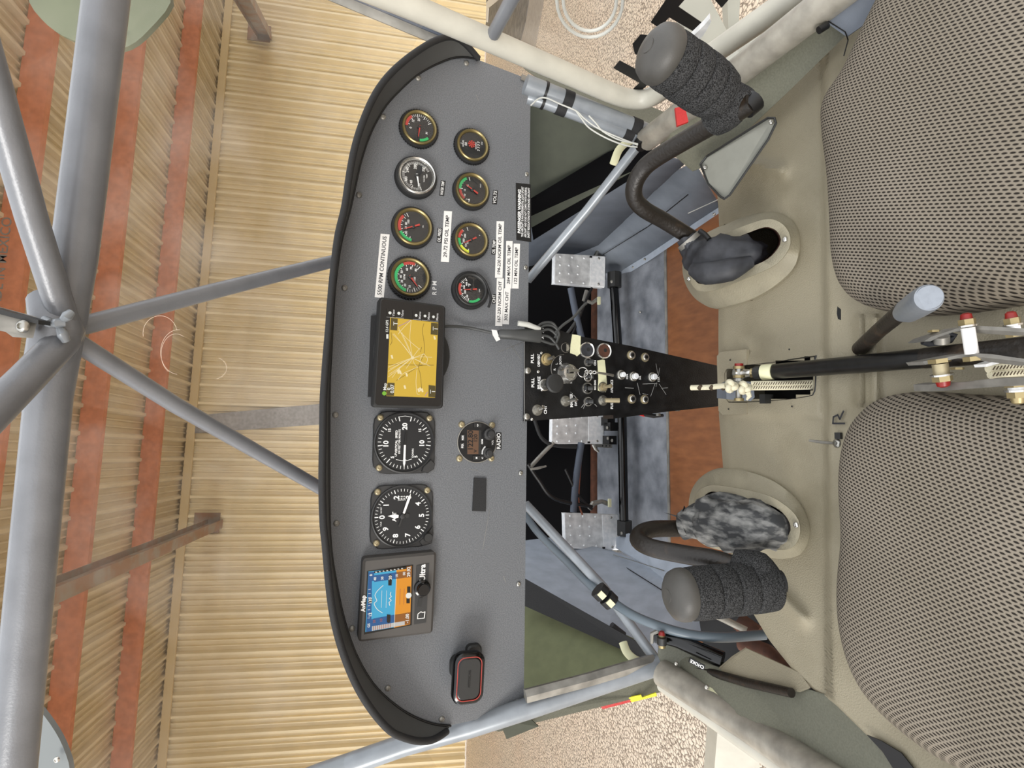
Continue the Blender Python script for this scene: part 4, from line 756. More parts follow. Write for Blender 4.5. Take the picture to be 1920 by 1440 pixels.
for u, v, lb in ((1183, 666, 'headset jack pair right side, nearer the panel'), (1209, 670, 'headset jack pair right side, nearer the seat'), (1184, 748, 'headset jack pair left side, nearer the panel'), (1208, 749, 'headset jack pair left side, nearer the seat')):
    c = C(u, v); g = thing('headset_jack', 'nickel ' + lb, 'jack', c, 'headset jacks'); mk('nut', MB().lathe(c, FN, [(.0070, 0), (.0070, .0014), (.0062, .0015)], 24), 'screwtan', g); mk('barrel', MB().lathe(c, FN, [(.0052, .001), (.0052, .0045), (.0046, .005), (.0028, .005), (.0026, .002)], 20), 'chrome', g); mk('bore', MB().lathe(c, FN, [(.0028, .0048), (.0026, .0051)], 14), 'black', g)
for u, v, lb, r in ((1164, 703, '10A', .0048), (1187, 706, '5A', .0060), (1222, 707, '15A', .0060)):
    c = C(u, v); g = thing('circuit_breaker', 'push-button circuit breaker marked ' + lb, 'breaker', c, 'circuit breakers'); mk('collar', MB().lathe(c, FN, [(.0075, 0), (.0075, .0016), (.0066, .003), (.0058, .0035)], 24), 'steel', g); mk('button', MB().lathe(c, FN, [(r*.75, .003), (r*.75, .009), (r*.6, .0098)], 20), 'alubright', g)
c = C(1060, 652); g = thing('plug_cap', 'half silver and half black round cap by the tape square', 'cap', c); mk('cap', MB().lathe(c, FN, [(.0066, 0), (.0066, .001)], 24), 'black', g); mk('rim', MB().lathe(c, FN, [(.0072, 0), (.0072, .0012), (.0066, .0013)], 24, False), 'steel', g); mk('bright_half', MB().prism([c+FN*.0012+V((x, 0, z)) for x, z in ((.0055, -.001), (.004, -.0045), (0, -.006), (-.004, -.0045), (-.0055, -.001))], FN*.0003), 'chrome', g)
mk('tape_patch', MB().prism([C(u, v, .0006) for u, v in ((1088, 663), (1089, 630), (1082, 628), (1073, 627), (1070, 645), (1069, 662), (1078, 665), (1082, 668))], (0, .0005, 0)), 'masking', co)
mk('tape_patch', MB().prism([C(u, v, .0006) for u, v in ((1136, 735), (1138, 718), (1136, 695), (1134, 675), (1130, 674), (1120, 676), (1121, 690), (1122, 710), (1121, 732), (1128, 735))], (0, .0005, 0)), 'masking', co)
# cable with in-line box, hanging over the panel's lower edge
g = thing('power_cable', 'grey power cable with in-line box running from the navigator to the console', 'cable', C(950, 625, .02))
mk('cord', MB().tube(smooth_path([PY(830, 612, YP-.02), PY(850, 612, YP-.012), PY(875, 614, YP-.006), PY(905, 620, YP-.010), PY(935, 627, YP-.016)], 6), .0020, 10), 'cablegrey', g, smooth=60)
q0, q1 = PY(934, 626, YP-.018), PY(1014, 630, YP-.026); mk('inline_box', MB().tube([q0, q0.lerp(q1, .05), q0.lerp(q1, .35), q0.lerp(q1, .6), q0.lerp(q1, .97), q1], [(.004, .005), (.006, .0065), (.0065, .007), (.006, .0085), (.006, .0098), (.005, .009)], 16, flat=YA), 'cablegrey', g, smooth=45)
mk('cable_tag', MB().prism([PY(u, v, YP-.020) for u, v in ((922, 618), (931, 619), (938, 637), (931, 640), (924, 628))], (0, .001, 0)), 'paperwhite', g)
for P in (((1012, 622), (1030, 618), (1045, 632), (1040, 645), (1025, 642), (1012, 637)), ((1010, 618), (1022, 610), (1038, 612), (1048, 625), (1044, 640)), ((1012, 628), (1030, 632), (1042, 645), (1048, 655)), ((1040, 625), (1055, 610), (1075, 595), (1092, 575), (1100, 568)), ((1005, 616), (1018, 606), (1036, 606), (1045, 620), (1040, 634))):
    mk('cord', MB().tube(smooth_path([C(u, v, .012) for u, v in P], 5), .0019, 10), 'cablegrey', g, smooth=60)
mk('white_tie', MB().tube([C(971, 606, .022), C(990, 609, .024), C(1012, 617, .020)], [.0035, .0038, .0030], 10), 'wirewhite', g)
# ================================================================== FOOTWELL
ZF = -.76
cf = thing('cabin_floor', 'grey scuffed metal cabin floor with varnished plywood board', 'floor', PZ(1200, 720, ZF))
fwY = 1.42
def Z_(u, v, dz=0): return PZ(u, v, ZF+dz)
mk('metal_floor', MB().prism([Z_(u, v) for u, v in ((1120, 300), (1120, 1200), (1262, 1250), (1262, 300))], (0, 0, -.003)), 'floorgrey', cf)
mk('plywood_board', MB().prism([Z_(u, v, .004) for u, v in ((1244, 340), (1256, 1120), (1262, 1300), (1500, 1300), (1500, 300))], (0, 0, -.004)), 'woodfloor', cf)
mk('metal_edge', MB().prism([Z_(u, v, .006) for u, v in ((1247, 340), (1258, 1120), (1254, 1120), (1243, 340))], (0, 0, -.006)), 'aludull', cf)
for u, v in ((1250, 587), (1250, 455), (1253, 893), (1200, 585)): screw(cf, Z_(u, v, .004), ZA, .003, 'steel')
fwp = thing('firewall', 'black insulated firewall behind the rudder pedals', 'firewall', V((0, fwY, -.5)))
mk('insulation', MB().prism([V((x, fwY, z)) for x, z in ((-.44, ZF-.16), (.46, ZF-.16), (.46, -.26), (-.40, -.26))], (0, .01, 0)), 'firewall', fwp)
mk('lower_rail', MB().prism([PY(u, v, fwY-.02) for u, v in ((1110, 1060), (1134, 1060), (1134, 480), (1112, 480))], (0, .01, 0)), 'brownstrip', fwp)
mk('kick_plate', MB().prism([PY(u, v, fwY-.05) for u, v in ((1128, 1060), (1170, 1060), (1170, 480), (1132, 480))], (0, .01, 0)), 'sheetgrey', fwp)
# conduit and cables in the dark
g = thing('wiring_loom', 'black cables and grey conduit drooping in front of the firewall', 'cables', PY(1050, 900, 1.1))
for P, r, m in ((((1040, 700), (1080, 610), (1100, 560), (1110, 540)), .003, 'black'), (((1000, 780), (1015, 820), (1040, 835), (1080, 838)), .004, 'blackrubber'), (((990, 870), (1010, 900), (1040, 935), (1110, 950)), .004, 'black'), (((1090, 830), (1080, 900), (1075, 960)), .0075, 'bluefade'), (((1093, 833), (1088, 880), (1085, 940), (1092, 965)), .002, 'copper'), (((1060, 880), (1085, 930), (1110, 955)), .003, 'black'), (((1070, 540), (1080, 590), (1092, 640)), .0075, 'bluefade'), (((1035, 660), (1075, 610), (1088, 585)), .0035, 'cablegrey'), (((994, 876), (1020, 848), (1038, 830)), .0045, 'aludull')):
    mk('cord', MB().tube(smooth_path([PY(u, v, 1.12) for u, v in P], 5), r, 10), m, g, smooth=60)
mb = MB().tube([PY(995, 880, 1.1), PY(1008, 878, 1.1), PY(1024, 874, 1.1)], [.002, .003, .002], 8); mk('connector', mb, 'aludull', g)
g = thing('red_wires', 'red and black wires taped under the console edge', 'wires', C(1200, 778, -.02))
mk('red_wire', MB().tube([C(1180, 769, -.01), C(1195, 774, -.012), C(1212, 778, -.012)], .0018, 8), 'redtape', g); mk('red_wire', MB().tube([C(1183, 773, -.01), C(1208, 780, -.012)], .0012, 8), 'redtape', g); mk('tape_wrap', MB().tube([C(1206, 777, -.012), C(1225, 780, -.014), C(1243, 779, -.014)], [.0028, .0034, .0024], 8), 'blackrubber', g)
# rudder bar and pedals
g = thing('rudder_bar', 'black rudder torque tube across the footwell with end blocks', 'bar', PZ(1165, 760, ZF+.03))
zb = ZF+.035
mk('tube', MB().tube([PZ(1150, 520, zb), PZ(1166, 760, zb), PZ(1170, 985, zb)], .0105, 16), 'blackgloss', g)
for u, v in ((1152, 525), (1171, 990)): mk('end_block', MB().tube([PZ(u, v-14, zb), PZ(u, v+14, zb)], .017, 10), 'blackplastic', g, smooth=30)
for u, v in ((1145, 800), (1143, 825), (1140, 790)): mk('clamp', MB().box(PZ(u, v, zb+.01), (.02, .03, .02)), 'black', g)
for u, v in ((1147, 528), (1139, 802), (1140, 822), (1148, 826), (1166, 1000)): screw(g, PZ(u, v, zb+.022), ZA, .004, 'aludull')
def pedal(q, yq, label, arm):
    S = Scr(q, yq); c = S(.5, .5); g = thing('rudder_pedal', label, 'pedal', c, 'rudder pedals'); e = (S(.5, 1)-S(.5, 0)).normalized()
    ys_ = .30
    mk('pad', MB().prism([S(0, ys_), S(1, ys_), S(1, 1), S(0, 1)], (0, .003, 0)), 'alu', g)
    mk('toe_plate', MB().prism([S(0, 0, .002), S(1, 0, .002), S(1, ys_, .001), S(0, ys_, .001)], (0, .003, 0)), 'alubright', g)
    mk('flange', MB().prism([S(0, 0), S(0, 1), S(0, 1, -.02)+XA*.002, S(0, 0, -.02)+XA*.002], (-.002, 0, 0)), 'alubright', g); mk('flange', MB().prism([S(1, 0), S(1, 1), S(1, 1, -.02)-XA*.002, S(1, 0, -.02)-XA*.002], (.002, 0, 0)), 'alu', g); mk('top_flange', MB().prism([S(0, 1), S(1, 1), S(1, 1, -.015), S(0, 1, -.015)], (0, 0, .002)), 'alubright', g)
    for a in (.07, .93):
        for b in (.91, .67, .43): screw(g, S(a, b, 0), FN, .0026, 'alubright', 'rivet', False)
        screw(g, S(a, .13, .002), FN, .0028, 'steel', 'rivet', False)
    for a in (.36, .64):
        for b in (.91, .73, .55): screw(g, S(a, b, 0), FN, .0026, 'alubright', 'rivet', False)
    mk('mount_block', MB().box(S(.5, .05, -.03), (.03, .04, .03)), 'black', g); mk('notch', MB().box(S(.03 if arm < 0 else .97, .30, .002), (.004, .004, .005)), 'black', g)
    s = 1 if arm > 0 else 0; sx = 1 if arm > 0 else -1; P = S(s, .1, -.012)
    mk('cable_arm', MB().prism([P+V((sx*a, 0, b)) for a, b in ((.000, .008), (.008, .010), (.012, -.03), (.012, -.045), (.002, -.045), (.000, -.02))], (0, .003, 0)), 'aludull', g)
    for k in range(3): screw(g, P+V((sx*.007, -.001, -.018-k*.01)), FN, .0018, 'black', 'hole', False)
    mk('shackle', MB().tube([P+V((sx*.004, 0, .006)), P+V((sx*.014, -.004, .003)), P+V((sx*.020, -.002, -.006))], [.005, .004, .003], 8), 'steel', g)
    return g
pedal([(1133, 538), (1134, 482), (1042, 477), (1041, 530)], 1.19, 'riveted aluminium rudder pedal nearest the right side wall', 1)
pedal([(1131, 831), (1131, 775), (1037, 782), (1036, 831)], 1.22, 'riveted aluminium rudder pedal partly behind the console', -1)
pedal([(1160, 1030), (1157, 966), (1060, 963), (1062, 1026)], 1.18, 'riveted aluminium rudder pedal nearest the left side wall', -1)
for P, lb, r, m, d in ((((1100, 545), (1095, 562), (1110, 568), (1122, 560)), 'brake hose fittings beside the right pedal', .005, 'aludull', 1.2), (((1105, 955), (1112, 944), (1128, 940), (1142, 945)), 'brake hose fittings beside the left pedal', .0055, 'aludull', 1.16)):
    g = thing('brake_fitting', 'dull metal ' + lb, 'fitting', PY(*P[0], d)); mk('elbow', MB().tube([PY(u, v, d) for u, v in P], [r, r*1.2, r*.9, r], 8), m, g, smooth=20)
    mk('white_cap', MB().box(PY(P[3][0]+1, P[3][1]+ (4 if d == 1.2 else -2), d-.01), (.018, .006, .006)), 'masking', g)
# ---- side sheets of the footwell
sp = thing('footwell_lining', 'blue-grey sheet side panel of the right footwell with edge seam', 'side panel', PY(1200, 400, .8))
def SH(name, pts, m, par, th=(.0, .0025, 0)): return mk(name, MB().prism([PY(*p) for p in pts], th), m, par, smooth=20)
def ruled(name, top, bot, m, par, n=10):
    A = resample([PY(*p) for p in top], n); B = resample([PY(*p) for p in bot], n); rows = [[a.lerp(b, t) for t in (0, .5, 1)] for a, b in zip(A, B)]
    o = mk(name, MB().grid(rows), m, par, smooth=60); md = o.modifiers.new('t', 'SOLIDIFY'); md.thickness = .002; return o
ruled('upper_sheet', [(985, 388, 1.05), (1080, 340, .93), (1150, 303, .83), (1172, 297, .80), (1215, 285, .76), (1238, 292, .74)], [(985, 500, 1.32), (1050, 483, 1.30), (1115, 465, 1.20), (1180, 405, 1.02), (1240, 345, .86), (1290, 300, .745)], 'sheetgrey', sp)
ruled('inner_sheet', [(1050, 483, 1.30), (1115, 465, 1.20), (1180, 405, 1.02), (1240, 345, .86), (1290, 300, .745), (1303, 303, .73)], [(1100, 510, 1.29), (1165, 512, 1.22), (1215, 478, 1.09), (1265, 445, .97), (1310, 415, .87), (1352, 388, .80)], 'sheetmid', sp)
mb = MB().tube([PY(1130, 478, 1.19), PY(1215, 425, 1.0), PY(1290, 365, .80)], .0010, 6); mk('seam', mb, 'black', sp)
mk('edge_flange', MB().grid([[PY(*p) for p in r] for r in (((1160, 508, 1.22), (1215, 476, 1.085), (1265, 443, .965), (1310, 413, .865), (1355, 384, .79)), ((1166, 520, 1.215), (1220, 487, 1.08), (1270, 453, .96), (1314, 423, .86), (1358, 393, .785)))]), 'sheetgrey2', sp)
for u, v in ((1187, 501), (1209, 486), (1339, 402)): screw(sp, PY(u, v, 1.155 if u < 1200 else 1.09 if u < 1250 else .80), FN+ZA, .003, 'steel')
g = thing('control_cable', 'thin steel rudder cable along the right side panel', 'cable', PY(1300, 400, .7)); mk('wire', MB().tube([PY(1290, 400, .74), PY(1345, 375, .70), PY(1425, 340, .62)], .0008, 6), 'steel', g)
sl = thing('footwell_lining', 'blue-grey sheet side panel of the left footwell with slotted edge', 'side panel', PY(1150, 1100, .9))
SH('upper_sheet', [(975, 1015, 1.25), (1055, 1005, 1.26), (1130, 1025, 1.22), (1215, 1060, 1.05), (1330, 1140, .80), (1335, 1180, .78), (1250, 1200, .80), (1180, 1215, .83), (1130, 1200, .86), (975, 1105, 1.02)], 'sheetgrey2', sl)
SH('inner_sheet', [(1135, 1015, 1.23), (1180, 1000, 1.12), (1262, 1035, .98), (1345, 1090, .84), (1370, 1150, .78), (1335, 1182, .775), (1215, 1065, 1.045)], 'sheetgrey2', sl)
mb = MB().tube([PY(1120, 1030, 1.2), PY(1180, 1068, 1.05), PY(1310, 1150, .80)], .0010, 6); mk('seam', mb, 'black', sl)
mk('slot', MB().tube([PY(1147, 1172, .84), PY(1170, 1190, .84)], .0048, 12), 'boot', sl)
g = thing('control_cable', 'thin steel rudder cable along the left side panel', 'cable', PY(1200, 1050, 1)); mk('wire', MB().tube([PY(1150, 1040, 1.12), PY(1190, 1052, 1.05), PY(1245, 1070, .95)], .0008, 6), 'steel', g)
# gasket strips of foil tape
g = thing('foil_tape', 'torn strip of textured foil tape by the right panel corner', 'tape', PY(1160, 280, .8)); mk('strip', MB().tube(smooth_path([D(1150, 308, .90), D(1160, 282, .88), D(1175, 268, .86), D(1195, 262, .85)], 4), [(.003, .006)]*13, 8, flat=nn), 'masking', g)
g = thing('foil_tape', 'torn strip of textured foil tape by the left panel corner', 'tape', PY(1180, 1220, .8)); mk('strip', MB().tube(smooth_path([D(1168, 1204, .84), D(1175, 1222, .83), D(1188, 1235, .82), D(1202, 1242, .82)], 4), [(.003, .006)]*13, 8, flat=nn), 'masking', g)
# headset wires by the right post
g = thing('headset_wires', 'pair of thin white wires tied along the right door post', 'wires', D(1080, 220, .75))
for P in (((995, 198), (1010, 185), (1025, 184), (1050, 195), (1080, 208), (1095, 222), (1120, 240), (1160, 258), (1196, 272)), ((1080, 208), (1090, 222), (1105, 240), (1135, 258), (1170, 272), (1195, 276)), ((1104, 217), (1118, 232), (1130, 246), (1160, 262), (1196, 270))):
    mk('wire', MB().tube(smooth_path([D(u, v, .745) for u, v in P], 5), .0010, 8), 'wirewhite', g, smooth=60)
mk('tie', MB().tube([D(1200, 265, .79), D(1204, 275, .785)], .0085, 10), 'black', g)
# ================================================================== SEAT BASE
ZD = -.50
hb_ = thing('seat_pan', 'beige textured moulded seat base with stick wells and centre recess', 'seat base', PZ(1450, 720, ZD))
UF = [(-60, 1680), (0, 1640), (60, 1580), (130, 1500), (200, 1430), (260, 1385), (330, 1340), (390, 1345), (450, 1347), (600, 1345), (640, 1345), (780, 1346), (880, 1354), (960, 1362), (1020, 1366), (1080, 1372), (1130, 1398), (1200, 1440), (1275, 1500), (1320, 1560), (1400, 1640), (1440, 1700), (1500, 1760)]
rows = []
def zbump(u, v):
    z = 0
    # ridge line where the deck turns up under the seats
    z += .014*max(0, min(1, (u-1545-.008*(v-700))/9))
    for (a, b, c, d, w, h) in ((1330, 290, 1465, 320, 13, .010), (1455, 1110, 1505, 1160, 14, .010)): 
        t = max(0, min(1, ((u-a)*(c-a)+(v-b)*(d-b))/((c-a)**2+(d-b)**2))); q = math.hypot(u-a-t*(c-a), v-b-t*(d-b)); z += h*math.exp(-(q/w)**2)
    for (cu, w) in ((1612, 9), (1640, 12)):
        if 590 < v < 760: z += .008*math.exp(-((u-cu)/w)**2)
    # raised plate around the centre recess
    q = max(abs(u-1440)-95, abs(v-724)-52 - (u-1440)*.03, 0); z += .004*max(0, 1-q/10)
    return z
HOLE = lambda u, v: inpoly(HC, u, v)
vv = list(range(-60, 1500, 8)); us = np.linspace(0, 1, 130)
grid = []; 
for v in vv:
    uf = float(np.interp(v, [a for a, b in UF], [b for a, b in UF])); r = []
    q0 = PZ(uf+6, v, ZD); r.append(V((q0.x, q0.y+.001, ZF+.003))); r.append(V((q0.x, q0.y, ZD-.03))); r.append(PZ(uf+2, v, ZD-.004))
    for s in us[1:]: u = uf+6+(2050-uf-6)*s; r.append(PZ(u, v, ZD+zbump(u, v)))
    grid.append((v, uf, r))
mb = MB(); nn_ = len(grid[0][2]); mb.v = [p for _, _, r in grid for p in r]
for i in range(len(grid)-1):
    for j in range(nn_-1):
        if j >= 2:
            uf = grid[i][1]; u = uf+6+(2050-uf-6)*(us[j-2]+us[min(j-1, 129)])/2; v = grid[i][0]+4
            if HOLE(u, v) or WELL(u, v): continue
        mb.f.append((i*nn_+j, i*nn_+j+1, (i+1)*nn_+j+1, (i+1)*nn_+j))
mk('moulding', mb, 'hump', hb_, smooth=60)
def loft(rings, name, m, par, sm=60, n=64, sub=0):
    R_ = [resample(smooth_path(r, 4, True)+[V(r[0])], n+1)[:-1] for r in rings]; mb = MB(); mb.v = [p for r in R_ for p in r]
    for i in range(len(R_)-1):
        for k in range(n): mb.f.append((i*n+k, i*n+(k+1) % n, (i+1)*n+(k+1) % n, (i+1)*n+k))
    return mk(name, mb, m, par, smooth=sm)
def sc_(P, f, c=None): c = c or (sum(p[0] for p in P)/len(P), sum(p[1] for p in P)/len(P)); return [(c[0]+(u-c[0])*f, c[1]+(v-c[1])*f) for u, v in P]
for WO, WI, MO, nm in ((WR_O, WR_I, WR_M, 'right'), (WL_O, WL_I, WL_M, 'left')):
    zt = ZD+.030
    loft([[PZ(u, v, ZD-.10) for u, v in sc_(WI, .93)], [PZ(u, v, zt-.006) for u, v in sc_(WI, .99)], [PZ(u, v, zt) for u, v in WI]], 'well_liner', 'brownstrip', hb_)
    rg = loft([[PZ(u, v, zt-.004) for u, v in WI], [PZ(u, v, zt+.001) for u, v in sc_(WI, 1.01)], [PZ(u, v, zt+.001) for u, v in sc_(WO, .985)], [PZ(u, v, zt-.005) for u, v in WO]], 'well_ring', 'humpring', hb_)
    loft([[PZ(u, v, zt-.005) for u, v in sc_(WO, .97)], [PZ(u, v, zt-.014) for u, v in sc_(WO, .985)], [PZ(u, v, ZD+.006) for u, v in MO], [PZ(u, v, ZD-.006) for u, v in sc_(MO, 1.05)]], 'well_mound', 'humpring', hb_)
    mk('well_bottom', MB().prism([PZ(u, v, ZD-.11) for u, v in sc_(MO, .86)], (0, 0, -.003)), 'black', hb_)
for u, v in ((1472, 449), (1292, 523), (1318, 1003), (1493, 984)): screw(hb_, PZ(u, v, ZD+.0315), ZA, .0030, 'chrome')
# centre recess box, raised plate screws
HC = [(1362, 694), (1370, 690), (1440, 682), (1518, 671), (1524, 676), (1524, 730), (1510, 742), (1440, 750), (1372, 752), (1362, 745)]
loft([[PZ(u, v, ZD-.07) for u, v in HC], [PZ(u, v, ZD+.002) for u, v in HC], [PZ(u, v, ZD+.0045) for u, v in sc_(HC, 1.04)], [PZ(u, v, ZD+.0035) for u, v in sc_(HC, 1.09)]], 'recess_wall', 'black', hb_, 30)
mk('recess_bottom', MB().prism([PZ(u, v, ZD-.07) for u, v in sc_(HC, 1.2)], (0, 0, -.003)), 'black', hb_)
mk('recess_flange', MB().prism([PZ(u, v, ZD+.0052) for u, v in ((1344, 668), (1350, 660), (1400, 655), (1400, 684), (1362, 692), (1358, 700), (1358, 744), (1366, 755), (1400, 755), (1400, 776), (1355, 778), (1347, 770))], (0, 0, -.004)), 'hump', hb_)
for u, v in ((1369, 675), (1480, 655), (1366, 767), (1485, 762)): screw(hb_, PZ(u, v, ZD+.006), ZA, .0010, 'black', 'hole', False)
mb = MB(); mb.stroke([PZ(u, v, ZD+.002+.012) for u, v in ((1588, 794), (1566, 794), (1567, 782), (1575, 778), (1579, 786), (1584, 775), (1586, 771))], .0017, ZA, .003)
mk('pen_mark', mb, 'ink', hb_, smooth=0)
g = thing('seat_latch', 'small steel latch hook lying on the seat base by the left cushion', 'latch', PZ(1570, 830, ZD))
mk('hook', MB().tube([PZ(u, v, ZD+.014) for u, v in ((1518, 826), (1540, 829), (1565, 831), (1572, 832))], [.0012, .0016, .0012, .0022], 8), 'aludull', g); screw(g, PZ(1571, 831, ZD+.013), ZA, .0045, 'steel', 'pivot'); mk('clip', MB().box(PZ(1572, 817, ZD+.016), (.006, .006, .003)), 'blackplastic', g)
for P in (((1570, 575), (1576, 580), (1576, 600), (1571, 598), (1569, 588)), ((1612, 636), (1622, 634), (1622, 655), (1613, 652))):
    mk('cut_hole', MB().prism([PZ(u, v, ZD+(.0145 if u < 1590 else .0235)) for u, v in P], (0, 0, -.001)), 'black', hb_)
# side walls between seat base and sills
sw = thing('cockpit_side_wall', 'olive-grey inner side wall below the right door sill', 'side wall', D(1450, 150, .6))
def S2(name, pts, m, par): return mk(name, MB().prism([D(*p) for p in pts], nn.normalized()*.003), m, par, smooth=20)
S2('wall_sheet', [(1232, 262, .80), (1250, 240, .74), (1420, 128, .62), (1650, -40, .49), (1700, -40, .49), (1590, 62, .54), (1480, 170, .60), (1400, 245, .655), (1350, 300, .70), (1300, 320, .75)], 'olive', sw)
S2('rear_sheet', [(1532, 24, .535), (1572, 50, .53), (1592, 66, .52), (1700, -10, .475), (1760, -60, .45), (1600, -60, .50)], 'sheetgrey', sw)
S2('access_cover', [(1313, 308, .70), (1316, 300, .70), (1325, 293, .695), (1440, 221, .60), (1450, 221, .595), (1454, 230, .595), (1440, 262, .61), (1368, 366, .655), (1360, 372, .66), (1352, 370, .665), (1328, 345, .69)], 'covergrey', sw)
mk('cover_bead', MB().tube([D(u, v, d) for u, v, d in ((1313, 308, .698), (1325, 293, .693), (1440, 221, .598), (1452, 221, .593), (1455, 231, .593), (1440, 262, .608), (1368, 366, .653), (1358, 373, .658), (1350, 368, .663), (1328, 345, .688), (1313, 308, .698))], .0013, 6, False), 'blackplastic', sw)
for u, v in ((1322, 314), (1446, 229)): screw(sw, D(u, v, .69 if u < 1400 else .59), -nn, .0028, 'steel')
mk('oval_plug', MB().tube([D(1535, 57, .525), D(1551, 47, .525)], .0034, 12), 'black', sw)
mk('seam', MB().tube([D(1533, 26, .53), D(1560, 44, .525), D(1585, 60, .518), D(1590, 75, .525), D(1582, 105, .53)], .0006, 6), 'black', sw)
g = thing('cockpit_side_wall', 'olive-grey inner side wall below the left door sill with lever slot', 'side wall', D(1400, 1300, .7))
S2('wall_sheet', [(1236, 1232, .80), (1250, 1222, .79), (1330, 1225, .76), (1385, 1262, .69), (1496, 1288, .60), (1572, 1312, .548), (1655, 1392, .502), (1715, 1440, .472), (1980, 1610, .36), (1980, 1700, .36), (1600, 1500, .52), (1400, 1362, .67), (1255, 1262, .785)], 'olive', g)
S2('quadrant_plate', [(1234, 1230, .775), (1236, 1212, .775), (1250, 1208, .775), (1290, 1215, .765), (1340, 1240, .745), (1352, 1252, .74), (1335, 1258, .74), (1300, 1260, .75), (1245, 1258, .77)], 'olive', g)
S2('tan_bracket', [(1375, 1232, .69), (1400, 1216, .675), (1500, 1262, .595), (1520, 1290, .58), (1500, 1298, .588), (1340, 1262, .72)], 'hump', g)
mk('slot_strip', MB().tube([D(u, v, d) for u, v, d in ((1298, 1254, .745), (1330, 1260, .725), (1400, 1280, .66), (1484, 1299, .59))], [.0032, .0048, .0052, .0048], 10), 'stick', g)
pl = thing('placard_plate', 'small black CHOKE placard on the left side wall', 'placard', D(1308, 1244, .745))
a_, b_ = D(1292, 1236, .722), D(1320, 1251, .712); xd = (a_-b_); up_ = xd.cross(nn).normalized()
mk('plate', MB().prism([a_+up_*.003, b_+up_*.003, b_-up_*.003, a_-up_*.003], -nn.normalized()*.002), 'black', pl); mb = MB(); tx(mb, 'CHOKE', (a_+b_)/2-nn.normalized()*.0025, b_-a_ if 0 else xd, up_ if up_.dot(D(1300, 1200, .73)-D(1308, 1244, .73)) < 0 else -up_, .0052, .03, maxw=.017); mk('lettering', mb, 'white', pl, smooth=0)
# dark gap with brown structure behind the left wall
g2 = thing('side_structure', 'dark cavity with rust-brown tubes beside the left footwell', 'structure', D(1420, 1200, .85))
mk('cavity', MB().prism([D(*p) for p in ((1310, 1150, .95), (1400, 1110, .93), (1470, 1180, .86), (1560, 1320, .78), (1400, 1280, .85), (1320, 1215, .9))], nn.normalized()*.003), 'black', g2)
mk('brown_tube', MB().tube([D(1392, 1205, .84), D(1440, 1222, .80), (D(1510, 1285, .72))], [.012, .010, .006]), 'brownstrip', g2); mk('tan_tube', MB().tube([D(1345, 1155, .86), D(1400, 1182, .84)], .005), 'tubetan', g2); mk('brown_tube', MB().tube([D(1385, 1165, .88), D(1420, 1190, .86)], .014), 'brownstrip', g2)
# throttle/choke lever, hose, clamps on the left
g = thing('choke_lever', 'black choke lever with red-capped pivot bolt at the left side', 'lever', D(1245, 1195, .77))
mk('bracket', MB().tube([D(1222, 1205, .77), D(1223, 1188, .765), D(1234, 1183, .76), (D(1245, 1186, .76))], [.0022, .003, .003, .002], 8), 'aludull', g)
mk('arm', MB().tube(smooth_path([D(1228, 1195, .765), D(1262, 1200, .755), D(1290, 1210, .745), D(1355, 1238, .72)], 3), list(np.linspace(.007, .0105, 10)), 10, flat=nn), 'blackgloss', g, smooth=40)
mk('bolt', MB().tube([D(1241, 1188, .745), D(1241, 1214, .745)], [.0045, .0045], 12), 'brassnut', g); mk('bolt_cap', MB().tube([D(1241, 1184, .742), D(1241, 1190, .742)], [.003, .0045], 12), 'redcap', g); mk('spring', MB().tube([D(1241, 1195, .742), D(1241, 1208, .742)], .0062, 10), 'blackplastic', g)
g = thing('coolant_hose', 'grey-blue hose curving from the panel along the left footwell', 'hose', D(1200, 1150, .85))
mk('hose', MB().tube(smooth_path([D(985, 965, 1.05), D(1010, 1000, .98), D(1060, 1050, .92), D(1110, 1100, .85), D(1150, 1130, .80), D(1200, 1160, .77), D(1280, 1187, .75), D(1350, 1195, .74), D(1435, 1190, .74)], 6), .0062, 14), 'hose', g, smooth=60)
for k, (u, v) in enumerate(((1127, 1109), (1143, 1124))):
    g = thing('hose_clamp', ('upper' if k == 0 else 'lower') + ' black and silver clamp tying the hose to the left brace tube', 'clamp', D(u, v, .80))
    d = (D(1150, 1132, .8)-D(1120, 1102, .8)).normalized(); p = D(u-1, v+1, .80); mk('band', MB().tube([p-d*.0058, p+d*.0058], .0118, 16), 'blackrubber', g, smooth=30); mk('screw_head', MB().box(p-nn.normalized()*.0115, (.010, .004, .008), (d, nn.normalized(), d.cross(nn).normalized())), 'masking', g)
# ================================================================== CONTROL STICKS
def grip(g, pb, db, pe, ratio, r, segs):
    """foam grip from base pixel pb at depth db to end pixel pe; ratio: how far the axis leans towards the viewer"""
    a = D(*pb, db); rh = ray(*pe).normalized(); best = min((abs(-((D(*pe, db-.0008*k)-a).normalized().dot(rh)) - ratio), k) for k in range(0, 260)); b = D(*pe, db-.0008*best[1])
    d = (b-a).normalized(); L_ = (b-a).length; x = 0
    for w, f0, f1 in segs:
        l = L_*w; mk('foam_ring', MB().lathe(a+d*x, d, [(r*f0*.90, 0), (r*f0*.985, l*.05), (r*f0, l*.14), (r*(f0+f1)/2*1.01, l*.5), (r*f1, l*.86), (r*f1*.985, l*.95), (r*f1*.90, l)], 40, True), 'foam', g, smooth=60); x += l
    e = a+d*x
    mk('end_cap', MB().lathe(e, d, [(r*.96, 0), (r*1.0, r*.12), (r*.99, r*.32), (r*.90, r*.55), (r*.70, r*.70), (r*.38, r*.80), (r*.1, r*.83)], 40), 'foamcap', g, smooth=60)
    mk('cap_button', MB().lathe(e+d*r*.78, d, [(r*.26, 0), (r*.25, r*.06), (r*.05, r*.075)], 24), 'foamcap', g)
from mathutils import noise as NZ
